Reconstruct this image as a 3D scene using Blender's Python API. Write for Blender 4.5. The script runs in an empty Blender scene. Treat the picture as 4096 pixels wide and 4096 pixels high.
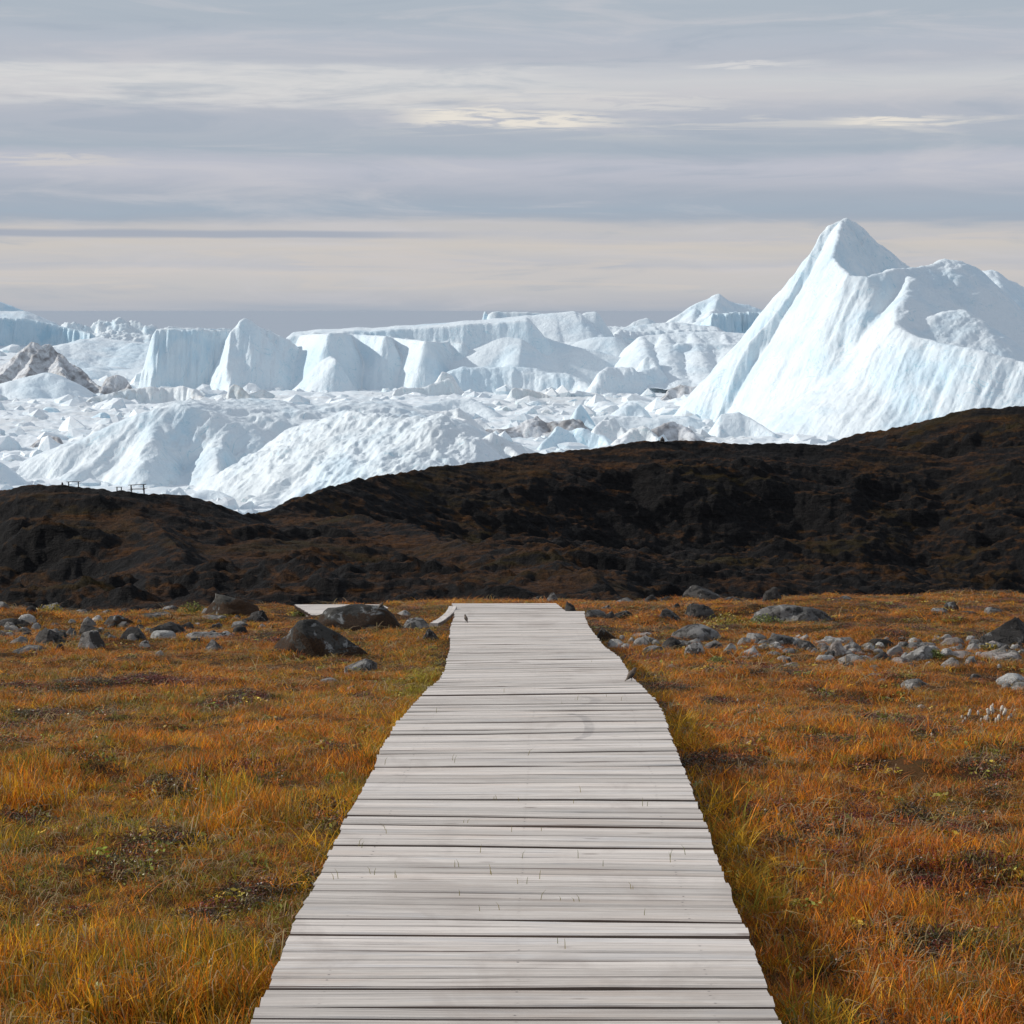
import bpy, bmesh, math, random
import numpy as np
from mathutils import Vector, Matrix, Euler

# ------------------------------------------------------------------ camera, sky, sun, exposure
SC = bpy.context.scene
COL = SC.collection
FPX = 8300.0                      # focal length in photo pixels (4096 wide)
CAMZ = 60.0                       # metres above the fjord
PITCH = math.atan((2048 - 1240) / FPX)
cam_d = bpy.data.cameras.new('camera')
cam_d.sensor_width = 36.0
cam_d.lens = FPX / 4096 * 36.0
cam_d.clip_start = 0.1
cam_d.clip_end = 300000.0
cam = bpy.data.objects.new('camera', cam_d)
COL.objects.link(cam)
cam.location = (0, 0, CAMZ)
cam.rotation_euler = (math.pi / 2 - PITCH, 0, 0)
SC.camera = cam

SUN_EL, SUN_AZ = math.radians(27), math.radians(-78)   # left of the view, a little beyond
sun_dir = Vector((math.sin(SUN_AZ) * math.cos(SUN_EL), math.cos(SUN_AZ) * math.cos(SUN_EL), math.sin(SUN_EL)))
sd = bpy.data.lights.new('sun', 'SUN')
sd.energy = 3.7
sd.angle = math.radians(0.6)
sd.color = (1.0, 0.95, 0.88)
sun = bpy.data.objects.new('sun', sd)
COL.objects.link(sun)
sun.rotation_euler = sun_dir.to_track_quat('Z', 'Y').to_euler()
sun.location = (-60, 10, CAMZ + 40)

SC.view_settings.view_transform = 'Standard'
SC.view_settings.look = 'None'
SC.view_settings.gamma = 1
SC.view_settings.exposure = 0.0
SC.cycles.max_bounces = 6
SC.cycles.diffuse_bounces = 3
SC.cycles.transparent_max_bounces = 8


class NT:
    """tiny helper to write node trees"""
    def __init__(self, tree):
        self.t = tree
        self.n = tree.nodes
        self.l = tree.links

    def add(self, kind, **kw):
        nd = self.n.new(kind)
        for k, v in kw.items():
            if k == 'ins':
                for kk, vv in v.items():
                    self.put(nd, kk, vv)
            else:
                setattr(nd, k, v)
        return nd

    def put(self, nd, key, v):
        s = nd.inputs[key]
        if isinstance(v, bpy.types.NodeSocket):
            self.l.new(v, s)
        else:
            s.default_value = v

    def math(self, op, a, b=0.0, c=0.0, clamp=False):
        nd = self.add('ShaderNodeMath', operation=op, use_clamp=clamp)
        self.put(nd, 0, a); self.put(nd, 1, b); self.put(nd, 2, c)
        return nd.outputs[0]

    def mix(self, f, a, b, mode='MIX'):
        nd = self.add('ShaderNodeMix', data_type='RGBA', blend_type=mode)
        self.put(nd, 0, f)
        for k, v in ((6, a), (7, b)):
            if isinstance(v, tuple) and len(v) == 3:
                v = v + (1,)
            self.put(nd, k, v)
        return nd.outputs[2]

    def ramp(self, f, stops, interp='LINEAR'):
        nd = self.add('ShaderNodeValToRGB')
        cr = nd.color_ramp
        cr.interpolation = interp
        while len(cr.elements) < len(stops):
            cr.elements.new(0.5)
        for e, (p, c) in zip(cr.elements, stops):
            e.position = p
            if not isinstance(c, tuple):
                c = (c, c, c)
            e.color = c if len(c) == 4 else c + (1,)
        self.put(nd, 0, f)
        return nd.outputs[0]

    def noise(self, vec, scale, detail=4, rough=0.55, dist=0.0, dim='3D'):
        nd = self.add('ShaderNodeTexNoise', noise_dimensions=dim)
        self.put(nd, 'Vector', vec)
        self.put(nd, 'Scale', scale); self.put(nd, 'Detail', detail); self.put(nd, 'Roughness', rough)
        self.put(nd, 'Distortion', dist)
        return nd.outputs['Fac']

    def mapping(self, vec, scale=(1, 1, 1), loc=(0, 0, 0), rot=(0, 0, 0)):
        nd = self.add('ShaderNodeMapping')
        self.put(nd, 'Vector', vec); self.put(nd, 'Scale', scale); self.put(nd, 'Location', loc); self.put(nd, 'Rotation', rot)
        return nd.outputs[0]

    def smooth(self, v, a, b):
        nd = self.add('ShaderNodeMapRange', interpolation_type='SMOOTHSTEP')
        self.put(nd, 'Value', v); self.put(nd, 'From Min', a); self.put(nd, 'From Max', b)
        return nd.outputs[0]


def lin(r, g, b):
    """display 0..255 to linear"""
    f = lambda c: (c / 12.92 if c <= 0.04045 else ((c + 0.055) / 1.055) ** 2.4)
    return tuple(f(v / 255.0) for v in (r, g, b))


def build_world():
    w = bpy.data.worlds.new('World')
    SC.world = w
    w.use_nodes = True
    T = NT(w.node_tree)
    T.n.clear()
    tc = T.add('ShaderNodeTexCoord').outputs['Generated']
    sep = T.add('ShaderNodeSeparateXYZ', ins={0: tc})
    x, y, z = sep.outputs
    # clear sky above the cloud deck
    sky = T.add('ShaderNodeTexSky', sky_type='NISHITA')
    sky.sun_disc = False
    sky.sun_elevation = SUN_EL
    sky.sun_rotation = SUN_AZ
    skyb = T.add('ShaderNodeBackground', ins={'Color': sky.outputs[0], 'Strength': 0.06})
    # azimuth-like and elevation-like coordinates
    az = T.math('ARCTAN2', x, y)
    hor = T.add('ShaderNodeCombineXYZ', ins={0: T.math('MULTIPLY', az, 8.0), 1: T.math('MULTIPLY', z, 62.0), 2: 3.7}).outputs[0]
    hor2 = T.add('ShaderNodeCombineXYZ', ins={0: T.math('MULTIPLY', az, 26.0), 1: T.math('MULTIPLY', z, 260.0), 2: 1.2}).outputs[0]
    n1 = T.noise(hor, 1.0, 5, 0.55, 0.3)
    n2 = T.noise(hor2, 1.0, 5, 0.6, 0.4)
    zw = T.math('ADD', z, T.math('MULTIPLY', T.math('SUBTRACT', n1, 0.5), 0.013))
    zw = T.math('ADD', zw, T.math('MULTIPLY', T.math('SUBTRACT', n2, 0.5), 0.0036))
    e = lambda py: max(0.0, (1240 - py) / FPX) / 0.2          # ramp position of a picture row (elevation)
    g = lin
    stops = [
        (0.0, g(172, 179, 190)), (e(1205), g(184, 186, 192)), (e(1150), g(195, 194, 195)), (e(1085), g(202, 198, 196)),
        (e(1060), g(190, 191, 196)), (e(1020), g(197, 195, 195)), (e(990), g(203, 198, 193)), (e(960), g(192, 192, 196)),
        (e(930), g(194, 193, 194)), (e(912), g(193, 192, 194)), (e(878), g(165, 175, 188)), (e(850), g(163, 176, 190)), (e(790), g(168, 177, 190)),
        (e(740), g(182, 186, 197)), (e(680), g(188, 191, 202)), (e(650), g(184, 188, 199)), (e(615), g(168, 179, 191)),
        (e(560), g(174, 182, 193)), (e(500), g(178, 184, 195)), (e(460), g(184, 188, 197)), (e(420), g(196, 197, 202)),
        (e(350), g(203, 205, 208)), (e(310), g(192, 196, 203)), (e(270), g(182, 187, 197)), (e(200), g(180, 187, 198)),
        (e(120), g(173, 183, 194)), (e(40), g(174, 184, 195)), (0.86, g(186, 192, 201)), (1.0, g(180, 188, 198))]
    base = T.ramp(T.math('DIVIDE', zw, 0.2, clamp=True), stops)
    # broad bright veil on the left half, grey on the right
    lm = T.smooth(T.math('ADD', az, T.math('MULTIPLY', T.math('SUBTRACT', n1, .5), .15)), 0.075, -0.02)
    veil = T.math('MULTIPLY', T.smooth(zw, 0.091, 0.098), T.smooth(zw, 0.1155, 0.1125))
    veil = T.math('MULTIPLY', veil, T.math('MULTIPLY', lm, T.smooth(n2, .28, .62)))
    base = T.mix(T.math('MULTIPLY', veil, 0.68), base, g(219, 218, 217))
    # soft pale wisps everywhere
    hor3 = T.add('ShaderNodeCombineXYZ', ins={0: T.math('MULTIPLY', az, 9.0), 1: T.math('MULTIPLY', z, 70.0), 2: 8.3}).outputs[0]
    n3 = T.noise(hor3, 1.0, 8, 0.6, 0.9)
    base = T.mix(T.math('MULTIPLY', T.smooth(n3, .48, .72), 0.45), base, g(205, 203, 207))
    base = T.mix(T.math('MULTIPLY', T.smooth(n3, .47, .28), 0.45), base, g(158, 171, 186))
    # cream openings where the sun comes through the layer
    hor4 = T.add('ShaderNodeCombineXYZ', ins={0: T.math('MULTIPLY', az, 8.5), 1: T.math('MULTIPLY', z, 130.0), 2: 5.45}).outputs[0]
    n4 = T.noise(hor4, 1.0, 7, 0.6, 0.9)
    gap = T.math('MULTIPLY', T.smooth(n4, .52, .64), T.math('MULTIPLY', T.smooth(z, 0.076, 0.088), T.smooth(z, 0.106, 0.096)))
    base = T.mix(T.math('MULTIPLY', gap, T.math('MULTIPLY', T.smooth(az, -0.10, 0.0), .45)), base, g(222, 218, 211))
    hor5 = T.add('ShaderNodeCombineXYZ', ins={0: T.math('MULTIPLY', az, 30.0), 1: T.math('MULTIPLY', z, 330.0), 2: 2.6}).outputs[0]
    n5 = T.noise(hor5, 1.0, 7, 0.62, 1.2)
    for (a0, a1, z0, wd, col, k) in ((-.066, .072, .0905, .0052, (232, 226, 216), .95), (.138, .230, .0884, .0030, (232, 226, 216), .95), (.070, .160, .1150, .0030, (216, 215, 215), .8),
                                     (-.03, .125, .0985, .0042, (216, 214, 212), .6), (-.26, -.16, .0705, .0040, (214, 209, 204), .6)):
        lift = T.math('ADD', T.math('MULTIPLY', T.math('SUBTRACT', n1, .5), .016), T.math('MULTIPLY', T.math('SUBTRACT', az, (a0 + a1) / 2), -.010))
        dd = T.math('ABSOLUTE', T.math('SUBTRACT', T.math('SUBTRACT', z, z0), lift))
        wv = T.math('MULTIPLY', wd, T.math('ADD', .25, T.math('MULTIPLY', n5, 1.3)))
        mk = T.math('MULTIPLY', T.smooth(T.math('DIVIDE', dd, wv), 1.0, .35), T.math('MULTIPLY', T.smooth(az, a0, a0 + .035), T.smooth(az, a1, a1 - .05)))
        mk = T.math('MULTIPLY', mk, T.math('MULTIPLY', T.smooth(n5, .36, .56), k))
        base = T.mix(mk, base, g(*col))
    gap2 = T.math('MULTIPLY', T.smooth(n4, .50, .62), T.math('MULTIPLY', T.smooth(z, 0.008, 0.012), T.smooth(z, 0.042, 0.036)))
    base = T.mix(T.math('MULTIPLY', gap2, .5), base, g(207, 200, 194))
    # one thin dark bank low on the left
    bank = T.math('ABSOLUTE', T.math('SUBTRACT', z, T.math('ADD', 0.0362, T.math('MULTIPLY', T.math('SUBTRACT', n1, .5), .004))))
    bk = T.math('MULTIPLY', T.smooth(bank, 0.0024, 0.0008), T.smooth(az, 0.0, -0.09))
    base = T.mix(T.math('MULTIPLY', bk, .85), base, g(163, 171, 185))
    # higher up: the same deck seen more from below
    zp = T.math('ADD', T.math('MAXIMUM', z, 0.0), 0.12)
    pl = T.add('ShaderNodeCombineXYZ', ins={0: T.math('DIVIDE', x, zp), 1: T.math('DIVIDE', y, zp), 2: 0.0}).outputs[0]
    nh = T.noise(pl, 0.9, 6, 0.55, 0.4)
    high = T.ramp(nh, [(.3, g(172, 186, 206)), (.5, g(192, 202, 217)), (.7, g(212, 216, 222))])
    deck = T.mix(T.smooth(z, 0.15, 0.24), base, high)
    cl = T.add('ShaderNodeBackground', ins={'Color': deck, 'Strength': 1.0})
    cover = T.math('SUBTRACT', 1.0, T.math('MULTIPLY', T.smooth(nh, .52, .36), T.math('MULTIPLY', T.smooth(z, .16, .35), .55)))
    mx = T.add('ShaderNodeMixShader', ins={0: cover, 1: skyb.outputs[0], 2: cl.outputs[0]})
    out = T.add('ShaderNodeOutputWorld')
    T.l.new(mx.outputs[0], out.inputs[0])


build_world()

# ------------------------------------------------------------------ helpers
CT, ST = math.cos(PITCH), math.sin(PITCH)


def ray(px, py):
    """direction (per metre of depth Y) seen at photo pixel px, py"""
    xc, yc = (np.asarray(px, float) - 2048) / FPX, (2048 - np.asarray(py, float)) / FPX
    dy = CT + yc * ST
    return xc / dy, (-ST + yc * CT) / dy


def at(px, py, Y):
    dx, dz = ray(px, py)
    return np.array([dx * Y, Y + 0 * dx, CAMZ + dz * Y]).T


def pix(X, Y, Z):
    """photo pixel of a world point"""
    X, Y, Z = np.asarray(X, float), np.asarray(Y, float), np.asarray(Z, float) - CAMZ
    d = Y * CT - Z * ST
    return 2048 + FPX * X / d, 2048 - FPX * (Y * ST + Z * CT) / d


_rng = np.random.RandomState(7)
_PERM = _rng.permutation(256).astype(np.int64)
_PERM = np.concatenate([_PERM, _PERM, _PERM])
_GR = _rng.normal(size=(256, 3))
_GR /= np.linalg.norm(_GR, axis=1)[:, None]


def perlin(x, y, z=0.0):
    x, y, z = np.broadcast_arrays(np.asarray(x, float), np.asarray(y, float), np.asarray(z, float))
    xi, yi, zi = np.floor(x).astype(np.int64), np.floor(y).astype(np.int64), np.floor(z).astype(np.int64)
    xf, yf, zf = x - xi, y - yi, z - zi
    u, v, w = (t * t * t * (t * (t * 6 - 15) + 10) for t in (xf, yf, zf))

    def gr(ox, oy, oz):
        h = _PERM[_PERM[_PERM[(xi + ox) & 255] + ((yi + oy) & 255)] + ((zi + oz) & 255)]
        g = _GR[h]
        return g[..., 0] * (xf - ox) + g[..., 1] * (yf - oy) + g[..., 2] * (zf - oz)
    L = lambda a, b, t: a + t * (b - a)
    return 1.5 * L(L(L(gr(0, 0, 0), gr(1, 0, 0), u), L(gr(0, 1, 0), gr(1, 1, 0), u), v),
                   L(L(gr(0, 0, 1), gr(1, 0, 1), u), L(gr(0, 1, 1), gr(1, 1, 1), u), v), w)


def fbm(x, y, z=0.0, o=4, r=0.5):
    s, a, f = 0.0, 1.0, 1.0
    for k in range(o):
        s = s + a * perlin(x * f + 17.3 * k, y * f + 9.1 * k, z * f + 3.3 * k)
        a *= r
        f *= 2.03
    return s


def ridged(x, y, z=0.0, o=4, r=0.5):
    s, a, f = 0.0, 1.0, 1.0
    for k in range(o):
        s = s + a * (1 - 2 * np.abs(perlin(x * f + 11.7 * k, y * f + 5.1 * k, z * f + 7.7 * k)))
        a *= r
        f *= 2.07
    return s


def sstep(v, a, b):
    t = np.clip((v - a) / (b - a), 0, 1)
    return t * t * (3 - 2 * t)


def mesh_np(name, V, Fq, mat=None, smooth=True, parent=None, tri=False):
    """mesh object from arrays: Fq is (n,4) or (n,3)"""
    me = bpy.data.meshes.new(name)
    V = np.ascontiguousarray(V, dtype=np.float32)
    Fq = np.ascontiguousarray(Fq, dtype=np.int32)
    k = Fq.shape[1]
    me.vertices.add(len(V)); me.vertices.foreach_set('co', V.ravel())
    me.loops.add(Fq.size); me.loops.foreach_set('vertex_index', Fq.ravel())
    me.polygons.add(len(Fq))
    me.polygons.foreach_set('loop_start', np.arange(0, Fq.size, k, dtype=np.int32))
    me.polygons.foreach_set('loop_total', np.full(len(Fq), k, dtype=np.int32))
    me.polygons.foreach_set('use_smooth', np.full(len(Fq), smooth, dtype=bool))
    me.update(calc_edges=True)
    if mat:
        me.materials.append(mat)
    return link(name, me, parent)


def link(name, me, parent=None):
    o = bpy.data.objects.new(name, me)
    COL.objects.link(o)
    if parent:
        o.parent = parent
    return o


def grid_faces(nr, nc):
    i = np.arange(nr * nc).reshape(nr, nc)
    return np.stack([i[:-1, :-1], i[:-1, 1:], i[1:, 1:], i[1:, :-1]], -1).reshape(-1, 4)


def tag(o, label=None, cat=None, group=None, kind=None):
    for k, v in (('label', label), ('category', cat), ('group', group), ('kind', kind)):
        if v:
            o[k] = v
    return o


def empty(name, loc, rz=0.0):
    o = bpy.data.objects.new(name, None)
    o.empty_display_size = 0.1
    COL.objects.link(o)
    o.location = loc
    o.rotation_euler = (0, 0, rz)
    return o


def new_mat(name):
    m = bpy.data.materials.new(name)
    m.use_nodes = True
    T = NT(m.node_tree)
    T.n.clear()
    out = T.add('ShaderNodeOutputMaterial')
    b = T.add('ShaderNodeBsdfPrincipled')
    T.l.new(b.outputs[0], out.inputs[0])
    return m, T, b, out


def bump(T, b, h, dist, strength=1.0):
    nd = T.add('ShaderNodeBump', ins={'Height': h, 'Distance': dist, 'Strength': strength})
    T.l.new(nd.outputs[0], b.inputs['Normal'])
    return nd

# ------------------------------------------------------------------ materials
def mat_ice(name, white=(.685, .745, .775), blue=(.46, .63, .735), dirt=0.0, rough_scale=1.0, flute=None, dirtcol=(.32, .29, .27)):
    m, T, b, out = new_mat(name)
    geo = T.add('ShaderNodeNewGeometry')
    P = geo.outputs['Position']
    sepn = T.add('ShaderNodeSeparateXYZ', ins={0: geo.outputs['Normal']})
    up = sepn.outputs[2]
    big = T.noise(P, 0.035 * rough_scale, 4, .55, .4)
    mid = T.noise(P, 0.16 * rough_scale, 5, .6, .6)
    st = T.noise(T.mapping(P, (0.5, 0.5, 0.03)), 1.0 * rough_scale, 4, .6, .3)
    # bare glacier ice shows pale blue on steep faces, old snow lies white on the gentle ones
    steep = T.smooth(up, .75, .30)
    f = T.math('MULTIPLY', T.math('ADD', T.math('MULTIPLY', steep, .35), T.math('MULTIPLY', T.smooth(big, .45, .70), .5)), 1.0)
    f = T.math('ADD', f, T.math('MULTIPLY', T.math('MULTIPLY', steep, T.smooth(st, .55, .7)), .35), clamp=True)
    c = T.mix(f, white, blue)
    # thin blue seams where the ice has cracked and refrozen
    seam = T.noise(T.mapping(P, (.045, .05, .018), rot=(.2, .3, .4)), 1.0, 4, .6, 1.2)
    sm = T.smooth(T.math('ABSOLUTE', T.math('SUBTRACT', seam, .5)), .0075, .001)
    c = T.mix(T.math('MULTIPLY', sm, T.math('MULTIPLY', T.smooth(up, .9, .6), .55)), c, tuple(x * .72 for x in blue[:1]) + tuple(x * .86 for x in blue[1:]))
    if dirt:
        wide = T.noise(T.mapping(P, (.010, .006, .01)), 1.0, 4, .6, .5)
        c = T.mix(T.math('MULTIPLY', T.smooth(wide, .50, .64), .45 * min(1, dirt * 1.6)), c, dirtcol)
        dm = T.smooth(T.math('ADD', T.math('MULTIPLY', mid, .6), T.math('MULTIPLY', big, .4)), .62 - .22 * dirt, .72 - .1 * dirt)
        c = T.mix(T.math('MULTIPLY', dm, min(1, .35 + .6 * dirt)), c, dirtcol)
        fine = T.noise(P, .7, 4, .7, .3)
        c = T.mix(T.math('MULTIPLY', T.smooth(fine, .52, .7), .5 * dirt), c, dirtcol)
    T.put(b, 'Base Color', c)
    T.put(b, 'Roughness', .55)
    T.put(b, 'Specular IOR Level', .35)
    h = T.math('ADD', T.math('MULTIPLY', mid, 1.2), T.math('MULTIPLY', T.noise(P, .9 * rough_scale, 5, .65, .3), .7))
    h = T.math('ADD', h, T.math('MULTIPLY', st, .8))
    bump(T, b, h, 1.2 / rough_scale, .38)
    return m


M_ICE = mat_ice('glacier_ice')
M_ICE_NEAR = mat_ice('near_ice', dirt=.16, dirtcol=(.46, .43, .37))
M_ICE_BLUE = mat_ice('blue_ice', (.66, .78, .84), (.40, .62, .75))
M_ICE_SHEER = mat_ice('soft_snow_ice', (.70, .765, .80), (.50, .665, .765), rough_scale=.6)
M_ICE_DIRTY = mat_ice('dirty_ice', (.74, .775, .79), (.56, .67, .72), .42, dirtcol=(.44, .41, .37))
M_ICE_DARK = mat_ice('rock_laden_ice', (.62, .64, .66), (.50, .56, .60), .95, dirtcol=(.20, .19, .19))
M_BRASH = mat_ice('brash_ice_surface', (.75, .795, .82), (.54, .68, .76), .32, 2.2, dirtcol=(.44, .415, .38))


def mat_sea():
    m, T, b, out = new_mat('sea_water')
    P = T.add('ShaderNodeNewGeometry').outputs['Position']
    n = T.noise(T.mapping(P, (.0006, .0025, 1)), 1.0, 5, .6, .2)
    T.put(b, 'Base Color', T.mix(n, (.24, .29, .35), (.29, .34, .40)))
    T.put(b, 'Roughness', .30)
    T.put(b, 'IOR', 1.33)
    return m


M_SEA = mat_sea()


def mat_hill():
    m, T, b, out = new_mat('lichen_rock_and_heath')
    geo = T.add('ShaderNodeNewGeometry')
    P = geo.outputs['Position']
    up = T.add('ShaderNodeSeparateXYZ', ins={0: geo.outputs['Normal']}).outputs[2]
    nl = T.noise(T.mapping(P, (.035, .06, .12)), 1.0, 5, .6, .8)
    nm = T.noise(T.mapping(P, (.13, .26, .6)), 1.0, 6, .65, .6)
    nf = T.noise(P, 1.6, 5, .7, .3)
    rock = T.mix(T.smooth(nf, .38, .68), (.0075, .007, .0072), (.019, .0165, .0155))
    rock = T.mix(T.math('MULTIPLY', T.smooth(nm, .58, .74), .45), rock, (.050, .045, .043))
    heath = T.mix(T.smooth(nf, .35, .65), (.026, .0115, .005), (.085, .036, .011))
    heath = T.mix(T.smooth(nl, .48, .66), heath, (.030, .021, .006))
    heath = T.mix(T.math('MULTIPLY', T.smooth(nm, .62, .72), .6), heath, (.16, .064, .014))
    grow = T.math('ADD', T.math('MULTIPLY', up, 1.15), T.math('ADD', T.math('MULTIPLY', nm, .9), T.math('MULTIPLY', nl, .7)))
    f = T.smooth(grow, 1.755, 1.98)
    T.put(b, 'Base Color', T.mix(f, rock, heath))
    T.put(b, 'Roughness', .9)
    T.put(b, 'Specular IOR Level', .15)
    h = T.math('ADD', nf, T.math('MULTIPLY', T.noise(P, 5.0, 4, .7), .4))
    h = T.math('ADD', h, T.math('MULTIPLY', nm, 2.2))
    bump(T, b, h, .9, 1.0)
    return m


M_HILL = mat_hill()


def mat_ground():
    m, T, b, out = new_mat('tundra_soil_and_moss')
    P = T.add('ShaderNodeNewGeometry').outputs['Position']
    a = T.noise(P, 1.3, 5, .6, .5)
    c = T.noise(P, 9.0, 5, .65, .3)
    f = T.noise(P, 60.0, 4, .7, .2)
    col = T.mix(T.smooth(a, .35, .65), (.040, .022, .010), (.080, .036, .011))
    col = T.mix(T.math('MULTIPLY', T.smooth(c, .5, .7), .7), col, (.050, .040, .014))
    col = T.mix(T.math('MULTIPLY', T.smooth(f, .5, .7), .6), col, (.11, .055, .022))
    T.put(b, 'Base Color', col)
    T.put(b, 'Roughness', .95)
    T.put(b, 'Specular IOR Level', .1)
    bump(T, b, T.math('ADD', c, T.math('MULTIPLY', f, .5)), .03, .8)
    return m


M_GROUND = mat_ground()


def mat_wood():
    m, T, b, out = new_mat('weathered_grey_timber')
    tc = T.add('ShaderNodeTexCoord').outputs['Object']
    info = T.add('ShaderNodeObjectInfo')
    rnd = info.outputs['Random']
    off = T.add('ShaderNodeCombineXYZ', ins={0: T.math('MULTIPLY', rnd, 91.0), 1: T.math('MULTIPLY', rnd, 37.0), 2: rnd}).outputs[0]
    v = T.add('ShaderNodeVectorMath', operation='ADD', ins={0: tc, 1: off}).outputs[0]
    grain = T.noise(T.mapping(v, (1.6, 120, 60)), 1.0, 5, .65, .2)
    fine = T.noise(T.mapping(v, (5, 330, 200)), 1.0, 3, .6)
    blot = T.noise(T.mapping(v, (1.1, 9, 5)), 1.0, 4, .6, .8)
    col = T.mix(T.smooth(grain, .30, .72), (.43, .40, .375), (.66, .625, .595))
    col = T.mix(T.math('MULTIPLY', T.smooth(blot, .50, .70), .6), col, (.52, .45, .40))
    col = T.mix(T.math('MULTIPLY', T.smooth(blot, .46, .30), .55), col, (.42, .425, .44))
    col = T.mix(T.math('MULTIPLY', T.smooth(fine, .56, .70), .42), col, (.22, .19, .18))
    # bright scuffed fibres and thin checks along the grain
    sc = T.noise(T.mapping(v, (3.2, 42, 30)), 1.0, 3, .5, .3)
    col = T.mix(T.math('MULTIPLY', T.smooth(sc, .66, .74), .6), col, (.72, .70, .68))
    ck = T.noise(T.mapping(v, (.9, 210, 50), (4, 2, 9)), 1.0, 3, .5, .15)
    col = T.mix(T.math('MULTIPLY', T.smooth(ck, .60, .66), .8), col, (.15, .105, .09))
    # knots
    kn = T.add('ShaderNodeTexVoronoi', feature='F1', ins={'Vector': T.mapping(v, (2.2, 9, 4)), 'Scale': 1.0})
    col = T.mix(T.math('MULTIPLY', T.smooth(kn.outputs['Distance'], .10, .04), .65), col, (.17, .13, .11))
    # per plank tone
    tone = T.math('ADD', .80, T.math('MULTIPLY', rnd, .34))
    tn = T.add('ShaderNodeCombineColor', ins={0: T.math('MULTIPLY', tone, 1.13), 1: T.math('MULTIPLY', tone, 1.075), 2: T.math('ADD', .80, T.math('MULTIPLY', rnd, .35))}).outputs[0]
    col = T.mix(1.0, col, tn, 'MULTIPLY')
    wst = T.noise(T.mapping(T.add('ShaderNodeNewGeometry').outputs['Position'], (2.2, 1.1, 2)), 1.0, 5, .62, .7)
    col = T.mix(T.math('MULTIPLY', T.smooth(wst, .50, .70), .42), col, (.36, .30, .255))
    # two dark rubbed arcs left by something dragged across the walkway
    P = T.add('ShaderNodeNewGeometry').outputs['Position']
    sx, sy, sz = T.add('ShaderNodeSeparateXYZ', ins={0: P}).outputs
    nz = T.noise(P, 14.0, 3, .6)
    for (cx, cy, rx, ry, wd, k) in ARCS:
        ex = T.math('DIVIDE', T.math('SUBTRACT', sx, cx), rx)
        ey = T.math('DIVIDE', T.math('SUBTRACT', sy, cy), ry)
        rr = T.math('SQRT', T.math('ADD', T.math('MULTIPLY', ex, ex), T.math('MULTIPLY', ey, ey)))
        d = T.math('ABSOLUTE', T.math('SUBTRACT', rr, 1.0))
        wdt = T.math('MULTIPLY', T.math('MAXIMUM', ex, 0.12), wd)
        ring = T.math('MULTIPLY', T.smooth(T.math('DIVIDE', d, wdt), 1.0, .55), T.smooth(ex, .05, .45))
        ring = T.math('MULTIPLY', ring, T.math('MULTIPLY', T.smooth(nz, .25, .55), k))
        col = T.mix(ring, col, (.20, .18, .17))
    # nail heads, two to a joist, a little rust round them
    ox, oy, oz = T.add('ShaderNodeSeparateXYZ', ins={0: tc}).outputs
    xa = T.math('ABSOLUTE', ox)
    nx_ = T.math('MINIMUM', xa, T.math('ABSOLUTE', T.math('SUBTRACT', xa, T.math('ADD', .572, T.math('MULTIPLY', rnd, .018)))))
    ny_ = T.math('SUBTRACT', T.math('ABSOLUTE', oy), T.math('ADD', .022, T.math('MULTIPLY', rnd, .008)))
    nd_ = T.math('SQRT', T.math('ADD', T.math('MULTIPLY', nx_, nx_), T.math('MULTIPLY', ny_, ny_)))
    col = T.mix(T.math('MULTIPLY', T.smooth(nd_, .013, .005), .08), col, (.22, .17, .14))
    col = T.mix(T.math('MULTIPLY', T.smooth(nd_, .0050, .0034), T.smooth(blot, .48, .62)), col, (.13, .11, .10))
    T.put(b, 'Base Color', col)
    T.put(b, 'Roughness', T.math('ADD', .55, T.math('MULTIPLY', grain, .2)))
    T.put(b, 'Specular IOR Level', .4)
    h = T.math('ADD', T.math('MULTIPLY', grain, .7), T.math('ADD', T.math('MULTIPLY', fine, .5), T.math('MULTIPLY', T.smooth(ck, .66, .73), -.9)))
    bump(T, b, h, .004, .8)
    return m


def mat_plain(name, col, rough=.8, spec=.3, var=.25, scale=8.0):
    m, T, b, out = new_mat(name)
    tc = T.add('ShaderNodeTexCoord').outputs['Object']
    n = T.noise(tc, scale, 4, .6, .2)
    d = tuple(c * (1 - var) for c in col)
    l = tuple(min(1, c * (1 + var)) for c in col)
    T.put(b, 'Base Color', T.mix(n, d, l))
    T.put(b, 'Roughness', rough)
    T.put(b, 'Specular IOR Level', spec)
    return m


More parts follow.
